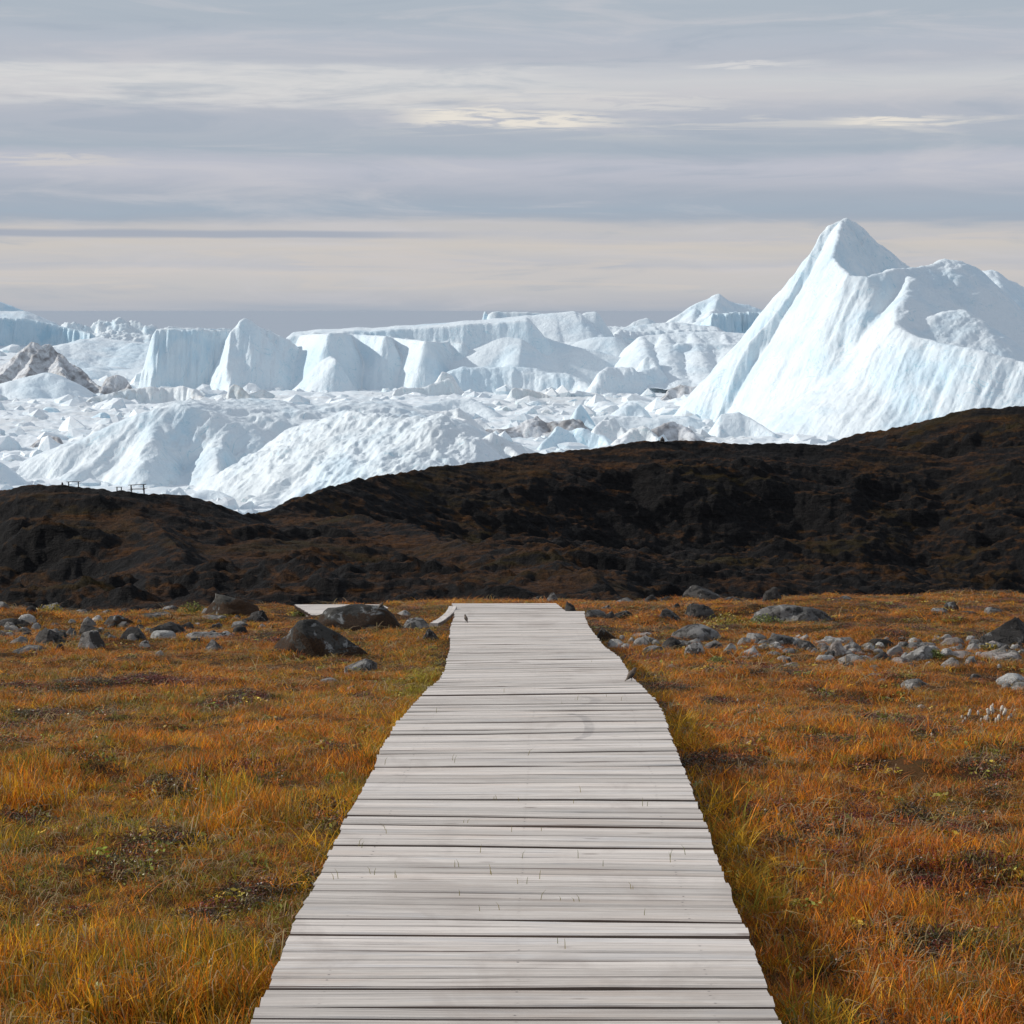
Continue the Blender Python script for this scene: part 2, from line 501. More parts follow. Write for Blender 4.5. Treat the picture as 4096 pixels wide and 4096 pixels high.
def mat_rock(name, base, pale, lichen, lich=.5, moss=0.0, palecut=.55):
    m, T, b, out = new_mat(name)
    tc = T.add('ShaderNodeTexCoord').outputs['Object']
    rnd = T.add('ShaderNodeObjectInfo').outputs['Random']
    geo = T.add('ShaderNodeNewGeometry')
    off = T.add('ShaderNodeCombineXYZ', ins={0: T.math('MULTIPLY', rnd, 53.0), 1: T.math('MULTIPLY', rnd, 17.0), 2: rnd}).outputs[0]
    v = T.add('ShaderNodeVectorMath', operation='ADD', ins={0: tc, 1: off}).outputs[0]
    a = T.noise(v, 5.0, 5, .62, .8)
    a2 = T.noise(T.mapping(v, (1, 1, 1), (7, 3, 5)), 9.0, 5, .65, .5)
    f = T.noise(v, 34.0, 5, .7, .3)
    g = T.noise(v, 110.0, 3, .7)
    band = T.noise(T.mapping(v, (2, 2, 14), rot=(.5, .3, .2)), 1.0, 4, .6, .6)
    c = T.mix(T.smooth(band, .35, .65), tuple(x * .8 for x in base), tuple(x * 1.3 for x in base))
    # black crust lichen, then pale crust lichen, then pits
    c = T.mix(T.math('MULTIPLY', T.smooth(T.math('ADD', T.math('MULTIPLY', a2, .75), T.math('MULTIPLY', f, .25)), .50, .56), lich), c, lichen)
    c = T.mix(T.math('MULTIPLY', T.smooth(T.math('ADD', T.math('MULTIPLY', a, .75), T.math('MULTIPLY', f, .25)), palecut, palecut + .05), .9), c, pale)
    c = T.mix(T.math('MULTIPLY', T.smooth(g, .55, .66), .6), c, tuple(x * .35 for x in base))
    if moss:
        z = T.add('ShaderNodeSeparateXYZ', ins={0: T.add('ShaderNodeTexCoord').outputs['Generated']}).outputs[2]
        ms = T.smooth(T.math('ADD', T.math('SUBTRACT', T.noise(v, 3.2, 5, .65, .8), T.math('MULTIPLY', T.smooth(z, .68, 1.0), .22)), T.math('MULTIPLY', f, .2)), .70 - .22 * moss, .76 - .22 * moss)
        mc = T.mix(T.smooth(g, .4, .6), (.018, .010, .006), (.060, .030, .012))
        c = T.mix(T.math('MULTIPLY', ms, .95), c, mc)
    tone = T.math('ADD', .75, T.math('MULTIPLY', rnd, .45))
    tn = T.add('ShaderNodeCombineColor', ins={0: tone, 1: tone, 2: tone}).outputs[0]
    T.put(b, 'Base Color', T.mix(1.0, c, tn, 'MULTIPLY'))
    T.put(b, 'Roughness', .85)
    T.put(b, 'Specular IOR Level', .2)
    bump(T, b, T.math('ADD', T.math('MULTIPLY', a2, 1.2), T.math('ADD', f, T.math('MULTIPLY', g, .5))), .03, .9)
    return m


M_ROCK = {
    'grey': mat_rock('grey_granite', (.165, .155, .143), (.34, .325, .305), (.024, .022, .020), .85, palecut=.53),
    'dark': mat_rock('dark_lichen_rock', (.062, .057, .052), (.25, .24, .225), (.014, .0135, .013), .9, palecut=.57),
    'pale': mat_rock('pale_granite', (.30, .283, .26), (.46, .44, .41), (.06, .055, .05), .7),
    'moss': mat_rock('mossy_rock', (.055, .052, .046), (.26, .26, .25), (.016, .014, .012), .7, .95, palecut=.555),
    'pink': mat_rock('pinkish_granite', (.29, .245, .215), (.42, .385, .35), (.055, .048, .043), .7),
    'white': mat_rock('white_quartz_stone', (.38, .37, .345), (.52, .51, .48), (.09, .085, .08), .6),
}


def mat_blade(name, spec=.25, rough=.55, trans=.35):
    """leaf material: colour carried by the plant (tint of the tuft, variation of the blade)"""
    m, T, b, out = new_mat(name)
    tint = T.add('ShaderNodeAttribute', attribute_type='INSTANCER', attribute_name='tint').outputs['Color']
    var = T.add('ShaderNodeAttribute', attribute_type='GEOMETRY', attribute_name='var')
    vv = T.add('ShaderNodeSeparateColor', ins={0: var.outputs['Color']})
    k = T.math('ADD', .55, T.math('MULTIPLY', vv.outputs[0], .9))
    kc = T.add('ShaderNodeCombineColor', ins={0: k, 1: T.math('MULTIPLY', k, T.math('ADD', .82, T.math('MULTIPLY', vv.outputs[1], .36))), 2: k}).outputs[0]
    col = T.mix(1.0, tint, kc, 'MULTIPLY')
    col = T.mix(T.math('MULTIPLY', T.smooth(vv.outputs[2], .93, .97), .7), col, (.34, .24, .13))      # dead straw
    T.put(b, 'Base Color', col)
    T.put(b, 'Roughness', rough)
    T.put(b, 'Specular IOR Level', spec)
    tr = T.add('ShaderNodeBsdfTranslucent', ins={'Color': col})
    mx = T.add('ShaderNodeMixShader', ins={0: trans, 1: b.outputs[0], 2: tr.outputs[0]})
    T.l.new(mx.outputs[0], out.inputs[0])
    return m


M_BLADE = mat_blade('sedge_blades')
M_LEAF = mat_blade('heath_leaves', .35, .42, .15)

# ------------------------------------------------------------------ the line of the boardwalk (measured edges: row, left, right)
_ED = np.array([(4096, 1000, 3128), (3931, 1078, 3064), (3781, 1140, 3013), (3621, 1215, 2940), (3478, 1290, 2888),
                (3300, 1367, 2823), (3066, 1500, 2733), (2985, 1525, 2699), (2895, 1582, 2668), (2838, 1629, 2648), (2789, 1673, 2606),
                (2743, 1717, 2560), (2714, 1756, 2526), (2680, 1778, 2507), (2631, 1787, 2478), (2590, 1801, 2417), (2507, 1801, 2355),
                (2464, 1818, 2338)], float)
WALK_W = 1.5
_dep = WALK_W * FPX / (_ED[:, 2] - _ED[:, 1])
_dx, _dz = ray(0 * _ED[:, 0] + 2048, _ED[:, 0])
_Y = _dep / (CT - _dz * ST)
_Z = CAMZ + _dz * _Y
# smooth height profile of the deck along Y
PROF_Y = np.array([-8.0, 0, 4.0, 5.9, 7.5, 9.5, 11.6, 13.2, 14.4, 15.6, 16.8, 18.2, 20.2, 22.5, 24.1, 25.6, 27.2, 30.2])
PROF_H = np.interp(PROF_Y, _Y, CAMZ - _Z)
PROF_H[:4] = [1.78, 1.90, 1.97, 2.01]
PROF_H[14] = CAMZ - _Z[-1]
_far0, _far1 = at(2057, 2463, 27.3), at(2015, 2413.5, 30.2)
PROF_H[16], PROF_H[17] = CAMZ - _far0[2], CAMZ - _far1[2]
PROF_H[15] = .5 * (PROF_H[14] + PROF_H[16]) + .10


def deck_z(y):
    return CAMZ - np.interp(y, PROF_Y, PROF_H)


def deck_row(y):
    return pix(0.0, y, deck_z(y))[1]


_rows = _ED[::-1, 0]


def deck_edges(y):
    """left and right end of the plank whose centre is at y"""
    d = y * CT - (deck_z(y) - CAMZ) * ST
    if y > 25.0:
        t = (y - 27.3) / 2.9
        l, r = 1828 + (1807 - 1828) * t, 2285 + (2224 - 2285) * t
    else:
        py = float(np.clip(deck_row(y), 2464, 4400))
        if py > 4096:
            xl = _edge_near[0] + (y - 5.9) * _edge_near[1]
            return xl, xl + WALK_W
        l, r = np.interp(py, _rows, _ED[::-1, 1]), np.interp(py, _rows, _ED[::-1, 2])
    return (l - 2048) / FPX * d, (r - 2048) / FPX * d


_y0 = 5.95
_d0 = _y0 * CT - (deck_z(_y0) - CAMZ) * ST
_edge_near = ((1000 - 2048) / FPX * _d0, .012)
_ce = np.array([np.mean(deck_edges(v)) for v in np.arange(4, 31, .5)])


def deck_cx(y):
    return np.interp(y, np.arange(4, 31, .5), _ce)


# ------------------------------------------------------------------ the meadow
GY = np.array([-8.0, 0, 4, 5.9, 7.5, 9.5, 11.6, 13.2, 14.4, 15.6, 16.8, 18.2, 20.2, 22.5, 24.1, 25.6, 27.2, 30.2, 32.2, 33.2, 34.5, 37, 45, 60, 80])
GH = np.concatenate([PROF_H[:17] + .20, [4.36, 4.56, 4.68, 5.0, 6.3, 12, 21, 33]])


def ground_z(x, y):
    x, y = np.asarray(x, float), np.asarray(y, float)
    z = CAMZ - np.interp(y, GY, GH)
    z = z + np.where(x < 0, np.clip(x + 1.2, -3, 0) * .045, np.clip(x - 1.5, 0, 8) * .012) * sstep(y, 20, 30)
    z = z - .16 * np.exp(-(((x + 3.0) / .8) ** 2 + ((y - 31.6) / 1.1) ** 2))
    far = sstep(y, 15, 28)
    away = sstep(np.abs(x - deck_cx(y)), .8, 2.2)
    z = z + away * (.065 * fbm(x * .55, y * .55, 2.2, 4) + .05 * fbm(x * 2.1, y * 2.1, 5.1, 3) * (1 - .5 * far)) + far * away * (.07 * fbm(x * .23, y * .4, 8.1, 3) + .07 * fbm(x * .9, y * .7, 3.3, 3))
    z = z + .02 * fbm(x * 5.5, y * 5.5, 1.7, 2)
    # hollow in the lower left corner, tussock at the right edge of the deck
    z = z - .10 * np.exp(-(((x + 1.05) / .42) ** 2 + ((y - 6.25) / .20) ** 2))
    z = z - .06 * np.exp(-(((x - 1.02) / .14) ** 2 + ((y - 6.75) / .35) ** 2))
    z = z + .05 * np.exp(-(((x - .98) / .16) ** 2 + ((y - 8.3) / .7) ** 2))
    z = z - .07 * np.exp(-(((x + 2.0) / .30) ** 2 + ((y - 12.9) / .25) ** 2))
    z = z + .05 * np.exp(-(((x - 2.2) / .55) ** 2 + ((y - 8.5) / .28) ** 2))
    # always lower than the deck next to it
    under = 1 - sstep(np.abs(x - deck_cx(y)), .72, .95)
    lim = deck_z(y) - .16
    z = np.where((y < 30.5) & (under > 0), np.minimum(z, lim * under + (1 - under) * (lim + .3)), z)
    return z


def drop(px, py, y0=4.0, y1=37.0):
    """where the sight line through a photo pixel meets the meadow"""
    dx, dz = ray(px, py)
    ys = np.linspace(y0, y1, 700)
    d = CAMZ + dz * ys - ground_z(dx * ys, ys)
    k = np.where(d <= 0)[0]
    y = ys[k[0]] if len(k) else ys[np.argmin(d)]
    return float(dx * y), float(y), float(ground_z(dx * y, y))


def make_ground():
    ys = np.concatenate([np.linspace(-7, 4, 40, endpoint=False), np.linspace(4, 14, 200, endpoint=False),
                         np.linspace(14, 35, 300, endpoint=False), np.linspace(35, 80, 60)])
    us = np.concatenate([np.linspace(-1, -.30, 40, endpoint=False), np.linspace(-.30, .30, 340, endpoint=False), np.linspace(.30, 1, 41)])
    Yg, U = np.meshgrid(ys, us, indexing='ij')
    Xg = U * (np.abs(Yg) + 6) * 1.0
    Xg = U * (np.maximum(Yg, 0) * .92 + 5.0)
    Zg = ground_z(Xg, Yg)
    o = mesh_np('ground', np.stack([Xg, Yg, Zg], -1).reshape(-1, 3), grid_faces(len(ys), len(us)), M_GROUND)
    tag(o, kind='structure')


make_ground()

# ------------------------------------------------------------------ hills across the little valley


def tent(X, Y, pts, sl, sr, sf, sb, R=0.0):
    """height of a ridge line: falls off from it with its own steepness to the left, right, front and back"""
    best = np.full(X.shape, -1e9)
    for (a, b) in zip(pts[:-1], pts[1:]):
        ab = b[:2] - a[:2]
        L2 = float(ab @ ab) + 1e-9
        t = np.clip(((X - a[0]) * ab[0] + (Y - a[1]) * ab[1]) / L2, 0, 1)
        ox, oy = X - (a[0] + t * ab[0]), Y - (a[1] + t * ab[1])
        kx = np.where(ox < 0, sl, sr)
        if isinstance(sf, tuple):                     # gentle for a while, then steep
            g1, L, g2 = sf
            d = np.abs(oy)
            dn = np.where(oy < 0, np.where(d < L, g1 * d, g1 * L + g2 * (d - L)), sb * d)
        else:
            dn = oy * np.where(oy < 0, sf, sb)
        h = a[2] + t * (b[2] - a[2]) - (np.sqrt((ox * kx) ** 2 + dn ** 2 + R * R) - R)
        best = np.maximum(best, h)
    return best


def smax(a, b, k):
    """smooth maximum"""
    h = np.clip(.5 + .5 * (a - b) / k, 0, 1)
    return b + (a - b) * h + k * h * (1 - h)


def ridge_pts(l):
    return [at(*p) for p in l]


HILLS = [
    # far right hump
    (ridge_pts([(3200, 1800, 375), (3313, 1781, 372), (3436, 1742, 370), (3603, 1709, 368), (3717, 1681, 366), (3805, 1655, 365), (3936, 1630, 364), (4096, 1624, 364), (4500, 1610, 364), (5200, 1640, 370), (6500, 1800, 380)]), .35, .3, .52, .7),
    # long ridge on the right
    (ridge_pts([(1010, 2085, 252), (1031, 2071, 252), (1116, 2043, 256), (1217, 1996, 262), (1326, 1965, 270), (1481, 1930, 280), (1668, 1903, 290), (1717, 1887, 292), (1908, 1859, 298), (2120, 1827, 304), (2279, 1812, 307), (2400, 1804, 309), (2586, 1785, 311), (2769, 1780, 313), (2960, 1785, 315), (3200, 1782, 317), (3313, 1782, 317), (3430, 1785, 318), (3560, 1812, 318), (3790, 1835, 317), (3960, 1812, 316), (4096, 1790, 316), (4600, 1770, 316), (6500, 1900, 325)]), .5, .5, .46, .5),
    # middle spur that comes down towards the walkway
    (ridge_pts([(1000, 2100, 250), (1349, 2092, 245), (1575, 2100, 235), (1776, 2168, 215), (1916, 2207, 202), (2033, 2211, 192), (2188, 2246, 176), (2359, 2339, 152), (2460, 2400, 140), (2600, 2500, 120)]), .16, .50, .26, .5),
    # lower shelf between the hills
    (ridge_pts([(560, 2290, 190), (850, 2225, 200), (1100, 2180, 210), (1450, 2180, 212)]), .25, .10, .13, .2),
    (ridge_pts([(760, 2420, 140), (1250, 2380, 150), (1700, 2375, 152), (2060, 2400, 146)]), .25, .25, .18, .12),
    # left hill with the benches
    (ridge_pts([(-3000, 2150, 230), (-900, 2010, 228), (-300, 1990, 226), (0, 1972, 224), (87, 1949, 222), (181, 1944, 221), (312, 1945, 221), (384, 1947, 221), (464, 1955, 221), (522, 1959, 221), (616, 1967, 222), (652, 1978, 223), (754, 1986, 224), (819, 2006, 225), (870, 2050, 226), (930, 2070, 228)]), .5, .45, .40, .5),
    (ridge_pts([(520, 2070, 214), (640, 2140, 206), (740, 2230, 194)]), .4, .55, .35, .3),
    (ridge_pts([(930, 2062, 234), (1000, 2066, 236), (1036, 2076, 238)]), .6, .6, .5, .6),
]


def hill_z(X, Y, detail=True):
    Xw = X + 5.0 * fbm(X / 38, Y / 38, 1.1, 4) if detail else X
    Yw = Y + 5.5 * fbm(X / 30, Y / 30, 4.4, 4) if detail else Y
    # the ridges keep their measured place: the warp dies out near the crest
    Z = np.full(X.shape, CAMZ - 44.0) + 2 * fbm(X / 40, Y / 40, .3, 3)
    crest = np.full(X.shape, 99.0)
    for (pts, a, b, c, d) in HILLS:
        h0 = tent(X, Y, pts, a, b, c, d)
        if detail:
            ridge_line = tent(X, Y, pts, 1, 1, 1, 1)
            dist = np.clip(np.interp(X, *_rl(pts)) - ridge_line, 0, 60)
            k = sstep(dist, 1.0, 14)
            crest = np.minimum(crest, dist)
            h0 = h0 * (1 - k) + k * tent(Xw, Yw, pts, a, b, c, d)
        Z = smax(Z, h0, 1.0)
    if detail:
        # ledges and knobs of bare rock, quieter along the skyline
        q = .30 + .70 * sstep(crest, 1.5, 12.0)
        n = ridged(X / 24, Y / 11, 2.0, 5, .55)
        Z = Z + 2.0 * q * fbm(X / 34, Y / 20, 21.0, 3)
        Z = Z + 1.3 * q * (n - .6)
        Z = Z + 1.0 * q * fbm(X / 13, Y / 7, 6.6, 4, .55)
        Z = Z + 1.2 * q * np.maximum(fbm(X / 8, Y / 4.0, 12.6, 4, .55) - .05, 0)
        Z = Z + .65 * q * np.maximum(fbm(X / 3.2, Y / 1.8, 15.6, 3, .55), 0)
        Z = Z + .9 * sstep(Y, 215, 160) * np.maximum(fbm(X / 5.0, Y / 2.6, 18.6, 4, .6) - .02, 0)
        Z = Z + .25 * np.abs(fbm(X / 2.2, Y / 1.5, 9.6, 3, .6))
    return Z


def _rl(pts):
    p = np.array(pts)
    o = np.argsort(p[:, 0])
    return p[o, 0], p[o, 2]


def make_hills():
    us = np.concatenate([np.linspace(-1.3, -.265, 120, endpoint=False), np.linspace(-.265, .265, 820, endpoint=False), np.linspace(.265, 1.3, 121)])
    ys = np.concatenate([np.linspace(48, 118, 40, endpoint=False), np.linspace(118, 190, 170, endpoint=False), np.linspace(190, 325, 330, endpoint=False),
                         np.linspace(325, 385, 90, endpoint=False), np.linspace(385, 520, 30)])
    Yg, U = np.meshgrid(ys, us, indexing='ij')
    Xg = U * Yg
    Zg = hill_z(Xg, Yg)
    fall = sstep(Yg, 395, 520)
    Zg = np.maximum(Zg * (1 - fall) + fall * -6, -6)
    # silhouette crumbs stay small on the skyline: pull the crest back to its line
    o = mesh_np('hills', np.stack([Xg, Yg, Zg], -1).reshape(-1, 3), grid_faces(len(ys), len(us)), M_HILL)
    tag(o, kind='structure')
    return Xg, Yg, Zg


HX, HY, HZ = make_hills()


def hill_top(px):
    """highest sight line of the hills in the photo column px: point on the visible skyline"""
    u = (px - 2048) / FPX
    j = int(np.argmin(np.abs(HX[300] / HY[300] - u)))
    s = (HZ[:, j] - CAMZ) / HY[:, j]
    i = int(np.argmax(s))
    return HX[i, j], HY[i, j], HZ[i, j]


# ------------------------------------------------------------------ sea
def make_sea():
    r = [0, 300, 600, 1200, 3000, 8000, 20000, 60000, 150000]
    n = 96
    V = [(0, 0, -.4)]
    for q in r[1:]:
        V += [(q * math.cos(k * 2 * math.pi / n), q * math.sin(k * 2 * math.pi / n), -.4) for k in range(n)]
    me = bpy.data.meshes.new('sea')
    F = [(0, 1 + k, 1 + (k + 1) % n) for k in range(n)]
    for i in range(len(r) - 2):
        a, b = 1 + i * n, 1 + (i + 1) * n
        F += [(a + k, b + k, b + (k + 1) % n, a + (k + 1) % n) for k in range(n)]
    me.from_pydata(V, [], F)
    me.materials.append(M_SEA)
    tag(link('sea', me), kind='structure')


make_sea()

# ------------------------------------------------------------------ icebergs
BERG_AT = []            # where each berg shows: px, py, label


def berg(name, label, ridges, mat, cell=1.0, warp=(5, 30), detail=1.0, flute=0.0, flute_dir=(1.0, 0.0), soft=1.5, bounds=None, seed=0.0, group=None, cat='iceberg', rough=1.0, clipx=None, R=3.0):
    segs = []
    lo, hi = np.array([1e9, 1e9]), np.array([-1e9, -1e9])
    for (pl, sl, sr, sf, sb) in ridges:
        P = ridge_pts(pl)
        for p in P:
            zz = max(p[2], 1.0)
            fr = sf[1] + zz / sf[2] if isinstance(sf, tuple) else zz / sf
            lo = np.minimum(lo, [p[0] - min(zz / sl, 130), p[1] - min(fr, 150)])
            hi = np.maximum(hi, [p[0] + min(zz / sr, 130), p[1] + min(zz / sb, 220)])
        segs.append((P, sl, sr, sf, sb))
    lo -= 4; hi += 4
    nx, ny = int((hi[0] - lo[0]) / cell) + 2, int((hi[1] - lo[1]) / cell) + 2
    # finer rows in front, coarser behind
    t = np.linspace(0, 1, ny)
    X, Y = np.meshgrid(np.linspace(lo[0], hi[0], nx), lo[1] + (hi[1] - lo[1]) * (.7 * t + .3 * t * t), indexing='xy')
    wa, ws = warp
    Xw = X + wa * fbm(X / ws, Y / ws, seed, 4, .5)
    Yw = Y + wa * fbm(X / ws, Y / ws, seed + 31.7, 4, .5)
    if flute:
        q = X * flute_dir[0] + Y * flute_dir[1]
        q2 = -X * flute_dir[1] + Y * flute_dir[0]
        Yw = Yw + flute * (ridged(q / 9.0, q2 / 70.0, seed + 3, 4, .55) - .3) + flute * .5 * fbm(q / 3.0, q2 / 40.0, seed + 8, 3)
    H = None
    for (P, sl, sr, sf, sb) in segs:
        h = tent(Xw, Yw, P, sl, sr, sf, sb, R)
        H = h if H is None else smax(H, h, soft)
    # softened melt surface with hollows, scallops and small breaks
    amp = np.clip(H / 12, 0.15, 1.0)
    H = H + amp * detail * (1.1 * fbm(X / 15, Y / 15, seed + 5, 4, .5) + .45 * rough * ridged(X / 5.5, Y / 5.5, seed + 2, 3, .5) - .2 + .16 * rough * ridged(X / 2.3, Y / 2.3, seed + 12, 2, .6))
    keep = H > -.8
    f = grid_faces(ny, nx)
    kf = keep.reshape(-1)[f].any(axis=1)
    if clipx is not None:
        kf &= (X.reshape(-1)[f].mean(axis=1) < clipx)
    f = f[kf]
    used = np.unique(f)
    idx = np.full(nx * ny, -1); idx[used] = np.arange(len(used))
    V = np.stack([X, Y, np.maximum(H, -1.5)], -1).reshape(-1, 3)[used]
    o = mesh_np(name, V, idx[f], mat)
    tag(o, label, cat, group)
    allp = [p for rdg in ridges for p in rdg[0]]
    BERG_AT.append((sum(p[0] for p in allp) / len(allp), sum(p[1] for p in allp) / len(allp) + 40, label))
    return o


def z4(l, ox, oy, s):
    """ridge points measured in an enlarged crop: to photo pixels"""
    return [(ox + p[0] / s, oy + p[1] / s, p[2]) for p in l]


A1 = lambda l: z4(l, 0, 1150, 1.756)
A2 = lambda l: z4(l, 1000, 1150, 1.756)
A3 = lambda l: z4(l, 2000, 1150, 1.756)
A4 = lambda l: z4(l, 2700, 800, 1.384)

# the great peak on the right
berg('iceberg', 'towering peaked white iceberg rising highest at the right', [
    (A4([(195, 1250, 1074), (290, 1040, 1080), (415, 790, 1088), (572, 590, 1096), (690, 400, 1104), (757, 290, 1110), (815, 190, 1114), (860, 140, 1115), (905, 118, 1116), (940, 112, 1117)]), 6.0, .9, 2.6, 1.2),
    (A4([(940, 112, 1117), (990, 126, 1122), (1040, 168, 1130), (1085, 213, 1140), (1150, 262, 1152), (1220, 308, 1165), (1290, 366, 1180)]), 1.2, 1.6, 2.2, 1.6),
    (A4([(930, 118, 1112), (905, 190, 1096), (868, 320, 1074), (960, 425, 1046), (1065, 432, 1040), (1190, 382, 1052), (1300, 373, 1062), (1370, 375, 1070)]), 1.6, 1.6, 1.25, 1.9),
    (A4([(1370, 375, 1072), (1500, 328, 1085), (1575, 334, 1090), (1680, 410, 1105), (1800, 520, 1125), (1932, 680, 1150), (2100, 850, 1170)]), .8, 1.0, .75, 1.2),
    (A4([(1190, 382, 1066), (1290, 430, 1045), (1285, 480, 1035), (1230, 590, 1010), (1215, 690, 992), (1330, 760, 975), (1500, 800, 962), (1700, 840, 950), (1932, 900, 940), (2300, 960, 930), (2600, 1100, 930)]), 1.25, .75, 1.35, .75),
    (A4([(1400, 640, 1010), (1500, 620, 1014), (1580, 612, 1016), (1660, 670, 1012), (1760, 780, 1000)]), .7, .7, .7, .6),

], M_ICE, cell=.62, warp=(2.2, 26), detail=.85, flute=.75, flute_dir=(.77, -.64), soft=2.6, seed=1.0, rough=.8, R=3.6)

berg('iceberg', 'snowy shoulder of ice behind the towering peak at the right edge', [
    (A4([(1560, 520, 1300), (1680, 400, 1300), (1740, 392, 1300), (1850, 450, 1300), (1932, 490, 1300), (2200, 600, 1310), (2500, 800, 1320)]), 1.2, .9, .9, .6),
], M_ICE_SHEER, cell=1.4, seed=2.0, R=7.0)

# the long flat berg in the middle, with its buttressed wall
berg('iceberg', 'flat topped iceberg with a sheer fluted wall left of the little spike', [
    (A1([(1085, 330, 1530), (1110, 292, 1530), (1240, 300, 1530), (1420, 300, 1532), (1600, 300, 1536)]), 4.0, 2.0, 3.4, .02),
    (A1([(1130, 290, 1560), (1200, 278, 1570), (1620, 296, 1580)]), 4.0, 3.0, 2.5, .08),
    (A1([(1640, 400, 1525), (1660, 300, 1530)]), 3.0, 2.0, 3.4, .2),
], M_ICE, cell=.9, warp=(3.5, 26), detail=.8, flute=1.2, seed=3.0, soft=1.2)
berg('iceberg', 'small ice spike standing up from the flat topped wall', [
    (A1([(1600, 720, 1490), (1610, 470, 1515), (1640, 300, 1528), (1690, 230, 1532), (1715, 214, 1533), (1745, 232, 1533), (1780, 265, 1534), (1932, 330, 1536)]), 2.2, 1.0, 1.7, 1.5),
    (A2([(60, 275, 1536), (180, 320, 1536), (280, 370, 1536), (350, 430, 1534)]), 1.2, 1.3, 1.9, .8),
], M_ICE_SHEER, cell=.9, warp=(1.8, 25), detail=.7, flute=1.0, seed=4.0, R=2.5)
berg('iceberg', 'long smooth iceberg with rounded buttresses and blue clefts in the middle distance', [
    (A2([(345, 335, 1552), (430, 326, 1535), (560, 322, 1514), (640, 318, 1524), (720, 330, 1548), (800, 333, 1540), (955, 342, 1520), (992, 350, 1546), (1100, 362, 1530), (1235, 378, 1506), (1290, 382, 1530), (1400, 385, 1546), (1480, 392, 1540)]), 1.7, 1.7, 1.9, .08),
    (A2([(560, 480, 1500), (600, 500, 1494), (640, 560, 1490)]), 1.0, 1.7, 1.4, 1.2),
    (A2([(330, 314, 1588), (500, 294, 1588), (640, 293, 1588), (760, 280, 1588), (860, 287, 1588), (1000, 270, 1588), (1180, 262, 1588), (1370, 250, 1588), (1500, 236, 1588), (1720, 226, 1588), (1932, 205, 1588)]), 1.2, 1.2, (.12, 38, 2.2), .4),
], M_ICE_SHEER, cell=1.0, warp=(2.4, 36), detail=.45, flute=.5, seed=5.0, soft=3.0, rough=.6, R=3.0)
berg('iceberg', 'smooth snow dome with a sharp left facing ridge right of the buttressed wall', [
    (A2([(1430, 400, 1560), (1600, 340, 1562), (1760, 300, 1562), (1850, 285, 1560), (1895, 300, 1558)]), .5, 1.0, .75, .2),
    (A3([(60, 290, 1560), (140, 300, 1556), (140, 400, 1535), (130, 520, 1512)]), .65, 1.6, 1.3, .6),
    (A3([(140, 300, 1558), (300, 350, 1556), (460, 400, 1552), (640, 440, 1550), (840, 490, 1548)]), .7, .8, 1.1, .35),
    (A3([(0, 215, 1660), (200, 195, 1665), (380, 178, 1668), (520, 168, 1670), (560, 185, 1668), (610, 230, 1660), (690, 300, 1650)]), .5, 1.5, .55, .5),
    (A3([(575, 186, 1685), (610, 174, 1686), (655, 170, 1686), (690, 215, 1686), (745, 320, 1686)]), 1.3, 1.6, 1.4, 1.0),
    (A3([(540, 380, 1610), (700, 350, 1606), (800, 345, 1604), (850, 390, 1600), (930, 450, 1596)]), .5, 1.2, .8, .3),
], M_ICE_SHEER, cell=1.0, warp=(2.0, 40), detail=.5, flute=0, seed=6.0, soft=2.0, rough=.35, R=7.0)
berg('iceberg', 'shaded flat iceberg with a snowy top just left of the towering peak', [
    (A3([(960, 400, 1560), (1000, 350, 1564), (1150, 330, 1570), (1350, 312, 1576), (1550, 315, 1580), (1800, 330, 1585)]), 1.2, 1.2, .35, .2),
    (A3([(1210, 420, 1530), (1260, 395, 1532), (1400, 400, 1534), (1560, 405, 1536), (1680, 400, 1538), (1850, 420, 1540)]), 1.6, 1.6, 2.6, .1),
    (A3([(930, 520, 1520), (960, 410, 1545), (1050, 450, 1530), (1190, 400, 1535)]), 1.4, 1.2, 1.7, .5),
], M_ICE_SHEER, cell=1.1, warp=(2.5, 28), detail=.8, flute=.8, seed=7.0, R=7.0)
berg('iceberg', 'low broken ice shelf with a squared left end below the snow dome', [
    (A3([(690, 680, 1440), (720, 590, 1450), (760, 562, 1455), (900, 565, 1460), (960, 600, 1460), (1080, 560, 1470), (1200, 650, 1470), (1240, 740, 1465)]), 1.6, 1.4, 1.5, .4),
    (A3([(1030, 490, 1490), (1060, 500, 1490), (1080, 560, 1480)]), 2.0, 2.0, 1.6, 1.2),
], M_ICE_SHEER, cell=.95, warp=(2.5, 22), detail=.9, flute=.8, seed=8.0, R=7.0)
berg('iceberg', 'shaded apron of ice sloping down below the sharp dome ridge', [
    (A2([(1400, 600, 1490), (1500, 560, 1495), (1650, 570, 1497), (1800, 560, 1500), (1932, 590, 1500)]), 1.2, 1.0, 1.3, .2),
    (A3([(100, 560, 1500), (260, 570, 1500), (330, 600, 1496), (480, 610, 1492), (560, 640, 1488), (640, 720, 1470)]), 1.0, 1.2, 1.2, .3),
], M_ICE_SHEER, cell=.95, warp=(2.5, 25), detail=.9, flute=.8, seed=9.0, R=7.0)
berg('iceberg', 'dirt stained low cliff of ice in front of the buttressed wall', [
    (A2([(960, 800, 1400), (1040, 720, 1410), (1080, 700, 1412), (1200, 705, 1415), (1260, 690, 1416), (1400, 640, 1420), (1500, 740, 1425), (1560, 790, 1425)]), 1.6, 1.3, 1.9, .5),
    (A2([(1330, 640, 1440), (1350, 598, 1442), (1400, 610, 1442), (1450, 690, 1436)]), 1.8, 1.4, 1.6, 1.2),
], M_ICE_DIRTY, cell=.85, warp=(2.5, 18), detail=1.1, flute=1.3, seed=10.0, R=1.2)
